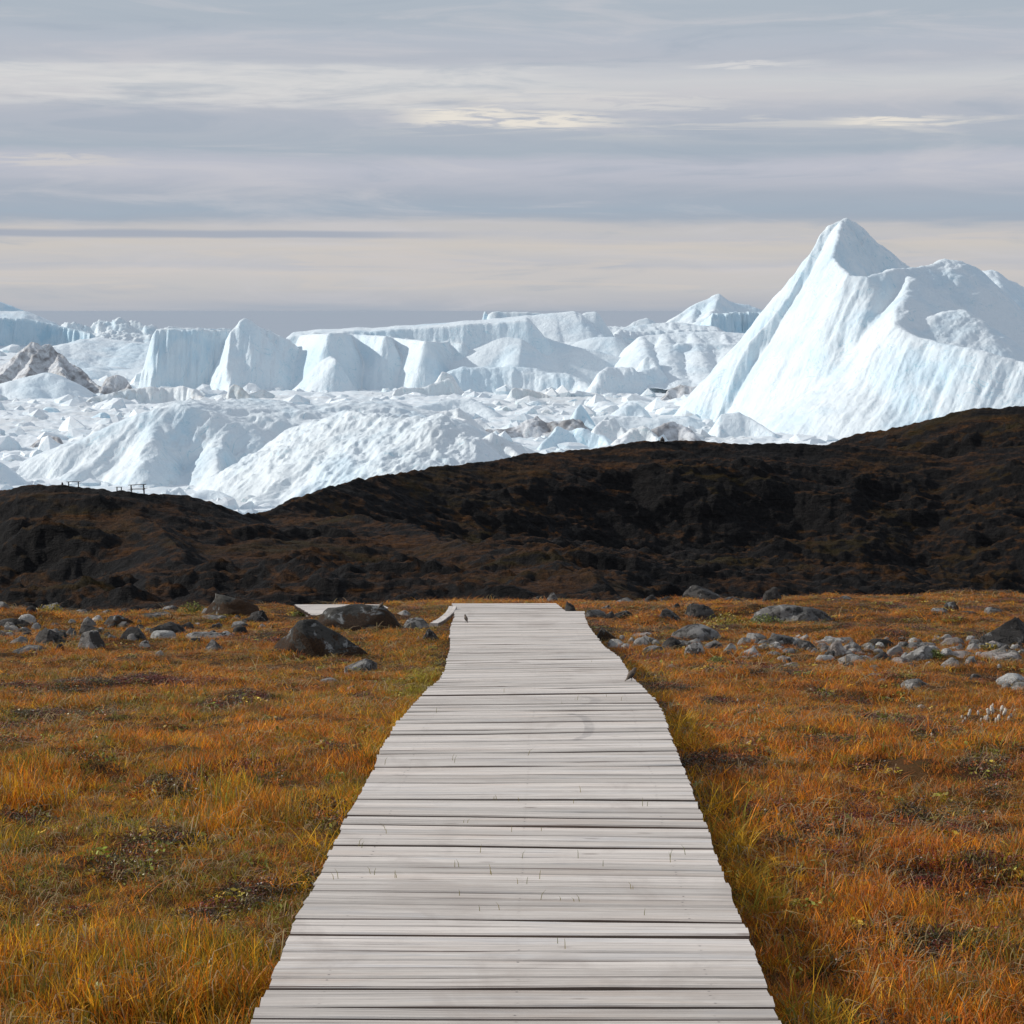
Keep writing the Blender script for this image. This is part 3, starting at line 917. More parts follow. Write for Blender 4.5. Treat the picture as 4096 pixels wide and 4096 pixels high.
berg('iceberg', 'dirty cream coloured block of ice in the centre below the dome', [
    (A3([(50, 800, 1345), (75, 720, 1350), (95, 705, 1352), (180, 715, 1352), (260, 730, 1352), (340, 760, 1350), (420, 800, 1345)]), 2.0, .8, 1.9, .8),
], M_ICE_DIRTY, cell=.8, warp=(2.0, 16), detail=1.0, flute=1.3, seed=11.0, R=1.2)
berg('iceberg', 'pinkish brown rubble berg at the left foot of the towering peak', [
    (A3([(1150, 790, 1320), (1200, 730, 1330), (1260, 692, 1334), (1340, 705, 1334), (1420, 690, 1334), (1500, 685, 1330)]), 1.0, 1.0, 1.0, .8),
    (A3([(1320, 790, 1300), (1400, 720, 1310), (1440, 760, 1306)]), 1.2, 1.0, 1.2, .8),
], M_ICE_DARK, cell=.9, warp=(4, 16), detail=1.6, seed=12.0, R=1.2)

# the massive front berg on the left
berg('iceberg', 'massive nearest iceberg with a hollowed front below a flat snow shelf', [
    (A1([(520, 1290, 715), (700, 1180, 722), (880, 1040, 730), (950, 950, 735), (1060, 870, 740), (1150, 822, 744), (1200, 800, 746), (1310, 812, 748), (1440, 850, 748), (1600, 850, 750), (1700, 880, 752), (1790, 905, 754)]), .8, .9, 1.0, .35),
    (A1([(1600, 850, 748), (1590, 960, 735), (1575, 1080, 722), (1555, 1200, 708), (1540, 1310, 694)]), .75, 1.9, 1.1, .9),
    (A1([(1150, 822, 744), (1090, 980, 728), (1060, 1120, 712), (1000, 1240, 700)]), .9, 1.0, 1.0, .9),
    (A1([(1310, 812, 748), (1460, 800, 760), (1932, 795, 775)]), .4, .4, (.12, 14, 1.3), .25),
    (A2([(100, 860, 765), (400, 840, 775), (700, 800, 790), (1000, 810, 795)]), .4, .4, (.12, 22, 1.3), .25),
    (A2([(0, 905, 752), (120, 905, 752), (230, 900, 754), (360, 930, 752), (450, 945, 748)]), .6, .6, 1.0, .25),
    (A2([(450, 945, 748), (620, 898, 758), (830, 888, 764), (1100, 900, 764), (1400, 930, 760)]), .6, .6, .8, .25),
], M_ICE_NEAR, cell=.5, warp=(2.2, 18), detail=.8, flute=.8, flute_dir=(.77, -.64), soft=1.6, seed=13.0, rough=1.0, R=2.5)
berg('iceberg', 'long rough white ice slope running down leftward into the gap between the two hills', [
    (A2([(450, 950, 690), (540, 925, 685), (620, 900, 680), (720, 890, 674), (830, 888, 668), (960, 922, 660), (1090, 922, 652), (1190, 925, 648), (1330, 910, 642), (1400, 950, 640), (1470, 1000, 637), (1560, 1075, 633), (1600, 1200, 628)]), .6, .9, .60, .5),
    (A2([(450, 950, 690), (400, 1060, 676), (330, 1160, 664), (250, 1270, 652), (160, 1380, 640), (80, 1480, 628), (-10, 1620, 608)]), 1.2, .42, .6, .6),
    (A2([(960, 922, 660), (860, 1020, 652), (740, 1130, 640)]), .7, .8, .6, .6),
    (A2([(1330, 912, 642), (1310, 1000, 636), (1280, 1100, 628)]), .6, .9, .7, .6),
], M_ICE_NEAR, cell=.42, warp=(2.6, 12), detail=1.0, flute=1.3, flute_dir=(.72, -.69), soft=1.4, seed=53.0, rough=1.5, R=1.6)
berg('iceberg', 'round topped white ice hummock at the right end of the massive front berg', [
    (A2([(1560, 1150, 645), (1640, 1080, 652), (1720, 1040, 655), (1800, 1070, 655), (1870, 1150, 648), (1930, 1230, 642)]), .9, .9, 1.0, .7),
], M_ICE_DIRTY, cell=.7, warp=(3, 14), detail=1.3, seed=14.0, R=1.2)

# left side
berg('iceberg', 'rock laden grey brown iceberg peak at the left edge', [
    (A1([(-120, 660, 1440), (0, 615, 1450), (70, 560, 1458), (140, 460, 1468), (205, 398, 1474), (232, 392, 1475), (268, 428, 1474), (300, 406, 1476), (345, 405, 1476), (400, 450, 1474), (480, 520, 1468), (560, 580, 1460), (640, 640, 1452), (710, 700, 1442)]), .9, 1.1, 1.2, 1.0),
    (A1([(268, 430, 1474), (215, 560, 1450), (160, 650, 1430)]), .8, 1.3, 1.1, 1.0),
    (A1([(400, 460, 1474), (440, 600, 1445), (560, 720, 1415)]), .9, 1.6, 1.1, 1.0),
], M_ICE_DARK, cell=.75, warp=(3.0, 18), detail=1.1, flute=1.2, flute_dir=(.8, .6), seed=15.0, R=.6)
berg('iceberg', 'round dirty boulder of ice at the right tail of the grey brown peak', [
    (A1([(720, 700, 1440), (760, 640, 1446), (830, 618, 1448), (880, 640, 1446), (910, 690, 1440)]), 1.3, 1.3, 1.3, 1.0),
], M_ICE_DARK, cell=.8, warp=(2.5, 12), detail=1.2, seed=16.0, R=1.0)
berg('iceberg', 'smooth white tent shaped berg in front of the grey brown peak', [
    (A1([(-150, 700, 1370), (0, 690, 1380), (150, 650, 1385), (260, 622, 1388), (330, 602, 1390), (400, 640, 1386), (500, 710, 1380), (610, 775, 1374)]), .5, .7, .75, .5),
    (A1([(330, 602, 1390), (250, 700, 1372), (200, 760, 1360)]), .5, .9, .7, .5),
], M_ICE_SHEER, cell=.85, warp=(2.5, 25), detail=.6, seed=17.0, rough=.3, R=7.0)
berg('iceberg', 'wide flat snow covered berg left of the fluted wall', [
    (A1([(380, 420, 1900), (480, 395, 1920), (600, 365, 1940), (690, 355, 1950), (800, 370, 1950), (950, 385, 1945), (1090, 405, 1940)]), .6, .6, .28, .2),
    (A1([(520, 600, 1720), (640, 570, 1730), (760, 590, 1735), (980, 585, 1735), (1060, 560, 1735)]), .4, .6, .5, .05),
], M_ICE_SHEER, cell=1.3, warp=(3.5, 30), detail=.8, seed=18.0, R=7.0)
berg('iceberg', 'far pale blue flat berg with a long cliff at the left edge', [
    (A1([(-300, 205, 3560), (0, 215, 3560), (200, 220, 3570), (260, 235, 3570), (420, 275, 3570), (560, 300, 3560), (650, 325, 3540)]), 2.5, 1.5, 3.0, .15),
], M_ICE_BLUE, cell=2.6, warp=(5, 60), detail=1.2, flute=4, seed=19.0)
berg('iceberg', 'low white slope of ice above the blue cliff at the left edge', [
    (A1([(-300, 165, 3900), (0, 168, 3900), (180, 168, 3900), (260, 200, 3900), (360, 240, 3900)]), .8, .8, .5, .2),
], M_ICE_SHEER, cell=3.2, warp=(4, 60), detail=1.0, seed=20.0)
berg('iceberg', 'farthest pale blue ice slope standing above the horizon at the left edge', [
    (A1([(-400, -60, 4600), (-150, 30, 4600), (0, 102, 4600), (70, 128, 4600), (145, 158, 4600)]), .8, .8, 1.0, .4),
], M_ICE_BLUE, cell=4.0, warp=(4, 80), detail=1.0, seed=21.0)
berg('iceberg', 'jagged far white berg on the sea left of the fluted wall', [
    (A1([(470, 262, 3700), (560, 258, 3700), (640, 290, 3700), (690, 250, 3710), (725, 232, 3712), (760, 245, 3712), (800, 228, 3712), (840, 218, 3712), (880, 245, 3710), (940, 240, 3710), (1000, 270, 3705), (1090, 285, 3700), (1140, 320, 3690)]), 1.2, 1.2, .9, .6),
    (A1([(650, 340, 3600), (760, 310, 3610), (900, 330, 3610), (1060, 340, 3610)]), .6, .6, .5, .2),
], M_ICE, cell=2.2, warp=(10, 30), detail=4.0, seed=22.0)
berg('iceberg', 'pale dirty low berg below the fluted wall on the left', [
    (A1([(600, 810, 1290), (680, 770, 1300), (780, 745, 1306), (880, 715, 1310), (1040, 705, 1312), (1180, 712, 1312), (1290, 700, 1312), (1380, 735, 1308), (1450, 780, 1300)]), 1.0, 1.0, 1.8, .5),
], M_ICE_DIRTY, cell=.8, warp=(3, 15), detail=1.2, flute=1.4, seed=23.0)
berg('iceberg', 'small square white pinnacle in front of the little spike', [
    (A1([(1598, 760, 1330), (1610, 700, 1335), (1640, 682, 1336), (1690, 700, 1334), (1740, 760, 1330)]), 2.5, 1.2, 1.8, 1.0),
], M_ICE_DIRTY, cell=.7, warp=(1.5, 12), detail=.9, seed=24.0, R=1.0)
berg('iceberg', 'steep bluish white face cut off by the left edge just above the left hill', [
    (A1([(-260, 1120, 700), (-100, 1190, 700), (0, 1262, 700), (70, 1330, 698), (135, 1400, 694)]), .8, .9, 1.3, .7),
], M_ICE_SHEER, cell=.55, warp=(1.6, 16), detail=.5, seed=25.0)
berg('iceberg', 'broad smooth white hump near the left edge', [
    (A1([(-150, 1090, 905), (0, 1065, 910), (80, 1058, 912), (160, 1080, 912), (270, 1140, 905)]), .5, .6, .6, .4),
], M_ICE_SHEER, cell=.7, warp=(2, 16), detail=.7, seed=26.0)
berg('iceberg', 'small grey dirt streaked block between the left hump and the front berg', [
    (A1([(265, 1100, 880), (300, 1050, 886), (345, 1036, 888), (390, 1050, 888), (430, 1110, 880)]), 1.2, 1.2, 1.2, .9),
], M_ICE_DARK, cell=.55, warp=(2.5, 10), detail=1.2, seed=27.0, R=1.2)
berg('iceberg', 'low pale blue mound below the left hump', [
    (A1([(200, 1285, 790), (270, 1235, 796), (340, 1222, 798), (400, 1250, 796), (475, 1290, 788)]), .6, .7, .8, .5),
], M_ICE_SHEER, cell=.55, warp=(1.5, 12), detail=.6, seed=28.0)
berg('iceberg', 'low white mound right above the left bench', [
    (A1([(250, 1385, 735), (320, 1325, 742), (370, 1305, 744), (430, 1320, 744), (520, 1350, 740)]), .7, .6, .7, .5),
], M_ICE, cell=.5, warp=(2, 12), detail=.9, seed=29.0)
berg('iceberg', 'little pointed white berg right of the taller bench', [
    (A1([(1170, 1480, 655), (1205, 1430, 658), (1243, 1402, 660), (1258, 1440, 658), (1310, 1490, 654)]), .9, 1.2, 1.2, 1.0),
], M_ICE, cell=.4, warp=(.8, 10), detail=.4, seed=30.0, R=1.0)
berg('iceberg', 'rounded white berg on the skyline of the left hill right of the little pointed one', [
    (A1([(1330, 1495, 640), (1380, 1440, 646), (1440, 1422, 648), (1520, 1430, 648), (1590, 1460, 646), (1620, 1500, 640)]), .9, 1.1, 1.2, .8),
], M_ICE_SHEER, cell=.42, warp=(.9, 12), detail=.5, seed=31.0)
berg('iceberg', 'small grey dirty lump in the gap between the two hills', [
    (A1([(1590, 1460, 690), (1640, 1455, 692), (1700, 1480, 690), (1740, 1500, 686)]), 1.2, 1.2, 1.0, .8),
], M_ICE_DARK, cell=.5, warp=(1.8, 8), detail=.9, seed=32.0, R=1.2)

# right and centre
berg('iceberg', 'far white pyramid with smooth faces left of the towering peak', [
    (A3([(1190, 240, 3400), (1260, 190, 3410), (1350, 130, 3420), (1440, 90, 3430), (1510, 55, 3436), (1542, 46, 3438), (1580, 75, 3438), (1650, 105, 3438), (1760, 125, 3438), (1860, 165, 3430), (1950, 220, 3420)]), .9, .9, .9, .8),
    (A3([(1542, 46, 3438), (1510, 140, 3390), (1470, 200, 3350)]), .6, 1.0, .8, .8),
    (A3([(1380, 120, 3425), (1360, 180, 3390), (1350, 230, 3370)]), .6, 1.3, .8, .8),
], M_ICE_SHEER, cell=2.0, warp=(4, 60), detail=1.6, seed=34.0, rough=.3, R=3.0)
berg('iceberg', 'far flat block with a cracked blue white cliff beside the peak slope', [
    (A3([(1470, 215, 3150), (1500, 188, 3155), (1600, 184, 3160), (1740, 176, 3165), (1870, 182, 3165), (2000, 190, 3165)]), 3.0, 2.0, 3.0, .1),
], M_ICE_BLUE, cell=1.9, warp=(5, 30), detail=2.0, flute=5, seed=35.0)
berg('iceberg', 'small far rounded berg between the dome and the far pyramid', [
    (A3([(900, 270, 3600), (950, 240, 3605), (1030, 217, 3608), (1060, 232, 3608), (1080, 262, 3604)]), .9, .9, 1.0, .8),
], M_ICE_SHEER, cell=2.2, warp=(3, 40), detail=1.0, seed=36.0)
berg('iceberg', 'thin low ice shelf on the water below the far pyramid', [
    (A3([(720, 275, 2900), (900, 282, 2900), (1050, 262, 2910), (1200, 248, 2920), (1400, 268, 2920), (1500, 280, 2910)]), .6, .6, .35, .2),
    (A3([(800, 330, 2500), (850, 300, 2520), (1000, 310, 2530), (1200, 302, 2540), (1500, 300, 2540)]), 1.2, 1.0, 1.0, .15),
], M_ICE_SHEER, cell=2.2, warp=(6, 30), detail=1.6, flute=3, seed=37.0)
berg('iceberg', 'thin upright ice tower on the horizon behind the snow dome', [
    (A2([(1634, 200, 4200), (1640, 168, 4200), (1662, 170, 4200), (1672, 200, 4200)]), 5.0, 5.0, 4.0, 3.0),
], M_ICE_BLUE, cell=2.2, warp=(2, 40), detail=.8, seed=38.0, R=1.0)
berg('iceberg', 'flat far berg on the horizon beside the thin tower', [
    (A2([(1680, 190, 4150), (1695, 180, 4150), (1735, 168, 4150), (1800, 176, 4150), (1932, 176, 4150), (2150, 190, 4150)]), 3.0, 1.2, 1.5, .3),
], M_ICE, cell=2.8, warp=(5, 50), detail=1.5, seed=39.0)
berg('iceberg', 'shaded grey blue wedge standing before the foot of the towering peak', [
    (A4([(238, 1290, 955), (250, 1215, 962), (262, 1186, 964), (300, 1178, 965), (350, 1172, 965), (400, 1200, 963), (470, 1240, 958), (540, 1290, 950)]), 1.4, .9, 1.2, 1.0),
], M_ICE_SHEER, cell=.6, warp=(1.2, 16), detail=.5, seed=40.0, rough=.4, R=1.0)
berg('iceberg', 'tall thin blue white pinnacle in the centre of the ice field', [
    (A3([(515, 1000, 940), (530, 920, 944), (550, 850, 946), (565, 826, 947), (585, 870, 946), (625, 930, 942), (680, 1005, 936)]), 1.8, 1.5, 1.5, 1.2),
], M_ICE_BLUE, cell=.5, warp=(1.2, 12), detail=.7, seed=41.0, R=1.0)
berg('iceberg', 'bluish toothed block below the thin pinnacle', [
    (A3([(280, 1170, 865), (340, 1060, 874), (400, 985, 880), (450, 1000, 880), (520, 1010, 880), (600, 990, 880), (640, 1020, 878), (720, 1040, 876), (770, 1110, 868)]), 1.2, 1.2, 1.3, 1.0),
], M_ICE_BLUE, cell=.5, warp=(2, 12), detail=1.1, seed=42.0, R=1.2)
berg('iceberg', 'grey shaded triangular block right of the thin pinnacle', [
    (A3([(690, 990, 905), (740, 945, 910), (790, 928, 911), (840, 980, 908), (890, 1060, 900)]), 1.2, 1.1, 1.2, 1.0),
], M_ICE_DIRTY, cell=.5, warp=(2, 12), detail=1.0, seed=43.0, R=1.2)
berg('iceberg', 'rough grey conical block left of the ridge cairn', [
    (A3([(830, 1100, 860), (900, 1020, 868), (960, 975, 872), (990, 965, 872), (1050, 1010, 868), (1120, 1080, 860)]), 1.1, 1.1, 1.2, 1.0),
], M_ICE_DIRTY, cell=.5, warp=(2.5, 9), detail=1.5, seed=44.0, R=1.2)
berg('iceberg', 'dirty lilac grey mound right of the ridge cairn', [
    (A3([(1080, 1000, 880), (1130, 968, 884), (1200, 950, 886), (1280, 985, 884), (1350, 1040, 876)]), .9, .8, 1.0, .8),
], M_ICE_DARK, cell=.55, warp=(2.5, 10), detail=1.2, seed=45.0, R=1.2)
berg('iceberg', 'long white ripple of ice left of the grey blue wedge', [
    (A3([(620, 920, 1010), (760, 905, 1016), (900, 905, 1018), (1060, 920, 1016), (1300, 905, 1018)]), .6, .6, .5, .4),
], M_ICE, cell=.8, warp=(3, 14), detail=1.0, seed=46.0)
berg('iceberg', 'small grey snow capped mound in the rubble below the squared shelf', [
    (A3([(850, 890, 1080), (890, 830, 1086), (935, 808, 1088), (970, 850, 1084), (1010, 895, 1078)]), .9, 1.0, 1.0, .9),
], M_ICE_SHEER, cell=.65, warp=(2, 12), detail=.8, seed=47.0)
berg('iceberg', 'sloping white wedge with a dark dirt band left of the thin pinnacle', [
    (A2([(1480, 975, 985), (1540, 940, 990), (1600, 920, 992), (1660, 960, 988), (1720, 1000, 982)]), .9, 1.0, 1.1, .9),
], M_ICE_DIRTY, cell=.6, warp=(2, 12), detail=1.0, seed=48.0, R=1.2)
berg('iceberg', 'long dark band of moraine dirt on ice left of the thin pinnacle', [
    (A3([(-250, 1030, 925), (-100, 1000, 930), (40, 1000, 932), (120, 985, 934), (260, 915, 938), (300, 950, 936), (420, 950, 936), (520, 935, 936)]), .7, .8, .8, .6),
], M_ICE_DARK, cell=.6, warp=(3.5, 9), detail=1.3, seed=49.0, R=1.2)
berg('iceberg', 'low dirty cream ridge on the flat shelf of the massive front berg', [
    (A2([(880, 910, 860), (960, 870, 866), (1080, 830, 870), (1160, 870, 868), (1300, 890, 866), (1450, 870, 868), (1500, 930, 860)]), .9, .8, .9, .6),
], M_ICE_DIRTY, cell=.6, warp=(3, 11), detail=1.2, seed=50.0, R=1.2)
berg('iceberg', 'rolling white snow ridge between the dirty cliff and the cream block', [
    (A2([(1180, 840, 1120), (1300, 810, 1130), (1420, 790, 1136), (1550, 775, 1138), (1620, 830, 1130), (1700, 880, 1120)]), .6, .8, .8, .4),
], M_ICE_SHEER, cell=.8, warp=(3, 18), detail=.9, seed=51.0)
berg('iceberg', 'crumbling blue green white block beside the left slope of the front berg', [
    (A1([(600, 1150, 775), (640, 1010, 785), (720, 985, 788), (800, 975, 790), (880, 980, 790)]), 1.2, .6, 1.1, .8),
], M_ICE_DIRTY, cell=.55, warp=(2.5, 10), detail=1.4, seed=52.0, R=1.2)


def ico(sub):
    bm = bmesh.new()
    bmesh.ops.create_icosphere(bm, subdivisions=sub, radius=1.0)
    V = np.array([v.co for v in bm.verts])
    F = np.array([[v.index for v in f.verts] for f in bm.faces])
    bm.free()
    return V, F


ICO = {k: ico(k) for k in (1, 2, 3, 4)}


def blob(sub, seed, cuts=5, rough=.25, flat=.0):
    """angular stone shape of about unit radius"""
    V, F = ICO[sub]
    r = np.random.RandomState(seed)
    V = V * (1 + rough * fbm(V[:, 0] * 1.3 + seed * 3.1, V[:, 1] * 1.3, V[:, 2] * 1.3 + seed, 3))[:, None]
    for k in range(cuts):
        n = r.normal(size=3)
        n[2] = abs(n[2]) * .8 + flat
        n /= np.linalg.norm(n)
        d = r.uniform(.55, .85)
        s = V @ n - d
        V = V - np.where(s > 0, s * .93, 0)[:, None] * n
    V = V * (1 + rough * .25 * fbm(V[:, 0] * 4 + seed, V[:, 1] * 4, V[:, 2] * 4, 3))[:, None]
    return V, F


def make_brash():
    """the packed small ice between the bergs: an uneven sheet, and thousands of loose chunks joined to it"""
    us = np.concatenate([np.linspace(-.62, -.27, 60, endpoint=False), np.linspace(-.27, .27, 520, endpoint=False), np.linspace(.27, .62, 61)])
    ys = 560 * np.exp(np.linspace(0, math.log(4300 / 560), 460))
    Yg, U = np.meshgrid(ys, us, indexing='ij')
    Xg = U * Yg
    z = 1.2 * fbm(Xg / 60, Yg / 60, 1.0, 3) + 1.5 * np.maximum(ridged(Xg / 26, Yg / 30, 3.0, 4, .6) - .25, 0) + .9 * ridged(Xg / 9, Yg / 12, 7.0, 3, .55)
    z = np.maximum(.75 * z + .1, -.1)
    z = z * (.35 + .65 * sstep(Yg, 660, 800))
    edge = 3300 + 900 * fbm(Xg / 500, Yg / 900, 2.0, 3) - 900 * sstep(Xg / Yg, .02, -.02) * 0
    z = np.where(Yg > edge, -3, z * sstep(edge - Yg, 0, 400) + .3)
    V = np.stack([Xg, Yg, z], -1).reshape(-1, 3)
    f = grid_faces(len(ys), len(us))
    kf = (z.reshape(-1)[f] > -1).any(axis=1)
    f = f[kf]
    o = mesh_np('brash_ice', V, f, M_BRASH)
    tag(o, kind='stuff')
    tag(o, 'packed small white brash ice filling the fjord between the bergs', 'brash ice')
    r = np.random.RandomState(11)
    protos = [blob(1 if k < 6 else 2, 400 + k, 4, .3) for k in range(12)]
    VV, FF, off = [], [], 0
    for i in range(9500):
        y = 600 * math.exp(r.uniform(0, 1.0) ** 1.15 * math.log(3000 / 600))
        u = r.uniform(-.30, .30)
        s = (.9 + 5.5 * r.rand() ** 5) * (1 + y / 2600) * (.45 if y < 720 else 1)
        v, fc = protos[r.randint(12)]
        a = r.uniform(0, 6.28)
        ca, sa = math.cos(a), math.sin(a)
        v = v * np.array([r.uniform(.8, 1.6), r.uniform(.8, 1.5), r.uniform(.5, 1.1)]) * s
        v = np.stack([v[:, 0] * ca - v[:, 1] * sa, v[:, 0] * sa + v[:, 1] * ca, v[:, 2]], -1) + [u * y, y, .7]
        VV.append(v); FF.append(fc + off); off += len(v)
    o = mesh_np('ice_rubble', np.concatenate(VV), np.concatenate(FF), M_BRASH, smooth=False)
    tag(o, 'loose angular ice rubble scattered over the brash ice', 'ice rubble', kind='stuff')


make_brash()


_ORD = ['first', 'second', 'third', 'fourth', 'fifth', 'sixth', 'seventh', 'eighth', 'ninth', 'tenth', 'eleventh', 'twelfth', 'thirteenth', 'fourteenth', 'fifteenth',
        'sixteenth', 'seventeenth', 'eighteenth', 'nineteenth', 'twentieth', 'twenty-first', 'twenty-second', 'twenty-third', 'twenty-fourth', 'twenty-fifth', 'twenty-sixth']
_CUT = {'at', 'left', 'right', 'in', 'with', 'behind', 'of', 'below', 'beside', 'standing', 'before', 'above', 'on', 'sloping', 'cut', 'just', 'between', 'that', 'lying', 'against', 'hiding', 'touching', 'under',
        'to', 'second', 'half', 'tapering', 'running', 'sunk', 'growing', 'surface', 'and', 'the', 'from', 'close', 'rising', 'shaded'}


def nick(label):
    """short name of a landmark: its label up to the first relation"""
    out = []
    for w in label.split():
        if w in _CUT and out:
            break
        out.append(w)
    return ' '.join(out)


def tell_apart(items, anchors):
    """items: (object, px, py, words); anchors: (px, py, label). Each item is named by the landmark nearest to it in view"""
    n = {}
    for (_, _, l) in anchors:
        n[nick(l)] = n.get(nick(l), 0) + 1
    anchors = [(x, y, nick(l)) for (x, y, l) in anchors if n[nick(l)] == 1 and 3 <= len(nick(l).split()) <= 7]
    bins = {}
    for (o, px, py, w) in items:
        best = min(anchors, key=lambda a: math.hypot(a[0] - px, (a[1] - py) * 2.0))
        dx, dy = px - best[0], py - best[1]
        rel = ('left of' if dx < 0 else 'right of') if abs(dx) > abs(dy) * 1.3 else ('in front of' if dy > 0 else 'behind')
        bins.setdefault((w, rel, best[2]), []).append((math.hypot(dx, dy), o))
    for (w, rel, nk), l in bins.items():
        l.sort(key=lambda t: t[0])
        for k, (_, o) in enumerate(l):
            o['label'] = (('nearest ' if k == 0 else _ORD[min(k, 19)] + ' nearest ') if len(l) > 1 else '') + '%s %s the %s' % (w, rel, nk)


def ice_blocks():
    """single blocks one can pick out among the brash"""
    r = np.random.RandomState(5)
    spots = [(30, 1700), (110, 1665), (170, 1690), (255, 1700), (330, 1650), (395, 1690), (60, 1730), (205, 1745), (300, 1765), (360, 1790), (80, 1845), (170, 1905),
             (260, 1830), (330, 1900), (420, 1925), (520, 1935), (600, 1960), (205, 1660), (440, 1640), (560, 1660), (1900, 1640), (1960, 1655), (2020, 1665), (2070, 1600),
             (2130, 1640), (2180, 1670), (2240, 1640), (2290, 1620), (2330, 1590), (2390, 1575), (2440, 1600), (2500, 1660), (2560, 1680), (2620, 1660), (2660, 1640),
             (2700, 1670), (2740, 1650), (2780, 1700), (2830, 1745), (2900, 1755), (3000, 1760), (3080, 1755), (3160, 1750), (3250, 1748), (2280, 1780), (2380, 1790), (2460, 1760),
             (2090, 1770), (2000, 1790), (1960, 1730), (2200, 1590), (1640, 1590), (1720, 1600), (1500, 1580), (1400, 1575), (1300, 1580), (1190, 1590), (1060, 1585), (980, 1580), (940, 1560)]
    items = []
    for i, (px, py) in enumerate(spots):
        Y = -CAMZ / ray(px, py)[1]
        _k = r.randint(5)
        s = (r.uniform(2.0, 4.2)) * (Y / 1000) ** .8
        V, F = blob(3, 700 + i, 6, .35)
        V = V * np.array([r.uniform(.9, 1.8), r.uniform(.9, 1.4), r.uniform(.8, 1.35)]) * s
        o = mesh_np('ice_block', V, F, [M_ICE, M_ICE_SHEER, M_ICE_DIRTY, M_BRASH, M_ICE_BLUE][_k], smooth=False)
        o.location = (ray(px, py)[0] * Y, Y, .5)
        o.rotation_euler = (0, 0, r.uniform(0, 6.28))
        tag(o, 'small angular block of ice lying loose among the brash', 'ice block', 'loose ice blocks among the brash')
        items.append((o, px, py, ['small white ice block', 'small smooth ice block', 'small dirty ice block', 'small grainy ice block', 'small pale blue ice block'][_k]))

    tell_apart(items, BERG_AT)


ice_blocks()

# ------------------------------------------------------------------ boardwalk


def on_deck(px, py):
    dx, dz = ray(px, py)
    ys = np.linspace(4.5, 24.3, 1200)
    y = ys[np.argmax(CAMZ + dz * ys <= deck_z(ys))]
    return float(dx * y), float(y), float(deck_z(y))


_a1, _a2, _a3 = on_deck(2289, 2856), on_deck(2352, 2897), on_deck(2245, 2962)
_b1, _b2, _b3 = on_deck(2300, 2786), on_deck(2378, 2801), on_deck(2300, 2822)
ARCS = [((_a1[0] + _a3[0]) / 2 - .02, (_a1[1] + _a3[1]) / 2, _a2[0] - (_a1[0] + _a3[0]) / 2 + .02, abs(_a1[1] - _a3[1]) / 2 * 1.05, .24, .38),
        ((_b1[0] + _b3[0]) / 2 - .02, (_b1[1] + _b3[1]) / 2, _b2[0] - (_b1[0] + _b3[0]) / 2 + .02, abs(_b1[1] - _b3[1]) / 2 * 1.1, .28, .30)]
M_WOOD = mat_wood()
M_SIDE = mat_plain('gap_shade_plank_side', (.13, .095, .075), .85)
M_TIMBER = mat_plain('dark_damp_timber', (.16, .14, .125), .85)


def plank_mesh(L, w, th, seed, ch=.005):
    """one weathered board: chamfered edges, slightly cupped and bowed, ends sawn not quite square"""
    r = random.Random(seed)
    sec = [(-w / 2, -th), (w / 2, -th), (w / 2, -ch), (w / 2 - ch, 0), (0, -r.uniform(0, .0018)), (-w / 2 + ch, 0), (-w / 2, -ch)]
    xs = [-L / 2, -L / 6, L / 6, L / 2]
    bow = [0, r.uniform(-.003, .003), r.uniform(-.003, .003), 0]
    by = [r.uniform(-.0015, .0015) for _ in xs]
    V, F = [], []
    n = len(sec)
    for i, x in enumerate(xs):
        sk = r.uniform(-.006, .006) if i in (0, 3) else 0
        for (y, z) in sec:
            V.append((x + sk * (y / w), y + by[i], z + bow[i]))
    for i in range(3):
        for k in range(n):
            F.append((i * n + k, i * n + (k + 1) % n, (i + 1) * n + (k + 1) % n, (i + 1) * n + k))
    F.append(tuple(range(n))); F.append(tuple(range(4 * n - 1, 3 * n - 1, -1)))
    me = bpy.data.meshes.new('plank')
    me.from_pydata(V, [], F)
    bm = bmesh.new(); bm.from_mesh(me)
    bmesh.ops.recalc_face_normals(bm, faces=bm.faces)
    bm.to_mesh(me); bm.free()
    me.materials.append(M_WOOD)
    me.materials.append(M_SIDE)                       # sawn sides and underside coloured dark to deepen the shade in the gaps
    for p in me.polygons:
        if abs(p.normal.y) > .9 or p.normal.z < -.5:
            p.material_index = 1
    return me


def beam_mesh(name, pts, w, h, mat):
    """bar along a line of points (top centre line), w wide, h deep"""
    V, F = [], []
    for (x, y, z) in pts:
        V += [(x - w / 2, y, z), (x + w / 2, y, z), (x + w / 2, y, z - h), (x - w / 2, y, z - h)]
    n = len(pts)
    for i in range(n - 1):
        for k in range(4):
            F.append((i * 4 + k, i * 4 + (k + 1) % 4, i * 4 + 4 + (k + 1) % 4, i * 4 + 4 + k))
    F += [(0, 1, 2, 3), (n * 4 - 1, n * 4 - 2, n * 4 - 3, n * 4 - 4)]
    me = bpy.data.meshes.new(name)
    me.from_pydata(V, [], F)
    bm = bmesh.new(); bm.from_mesh(me)
    bmesh.ops.recalc_face_normals(bm, faces=bm.faces)
    bm.to_mesh(me); bm.free()
    me.materials.append(mat)
    return me


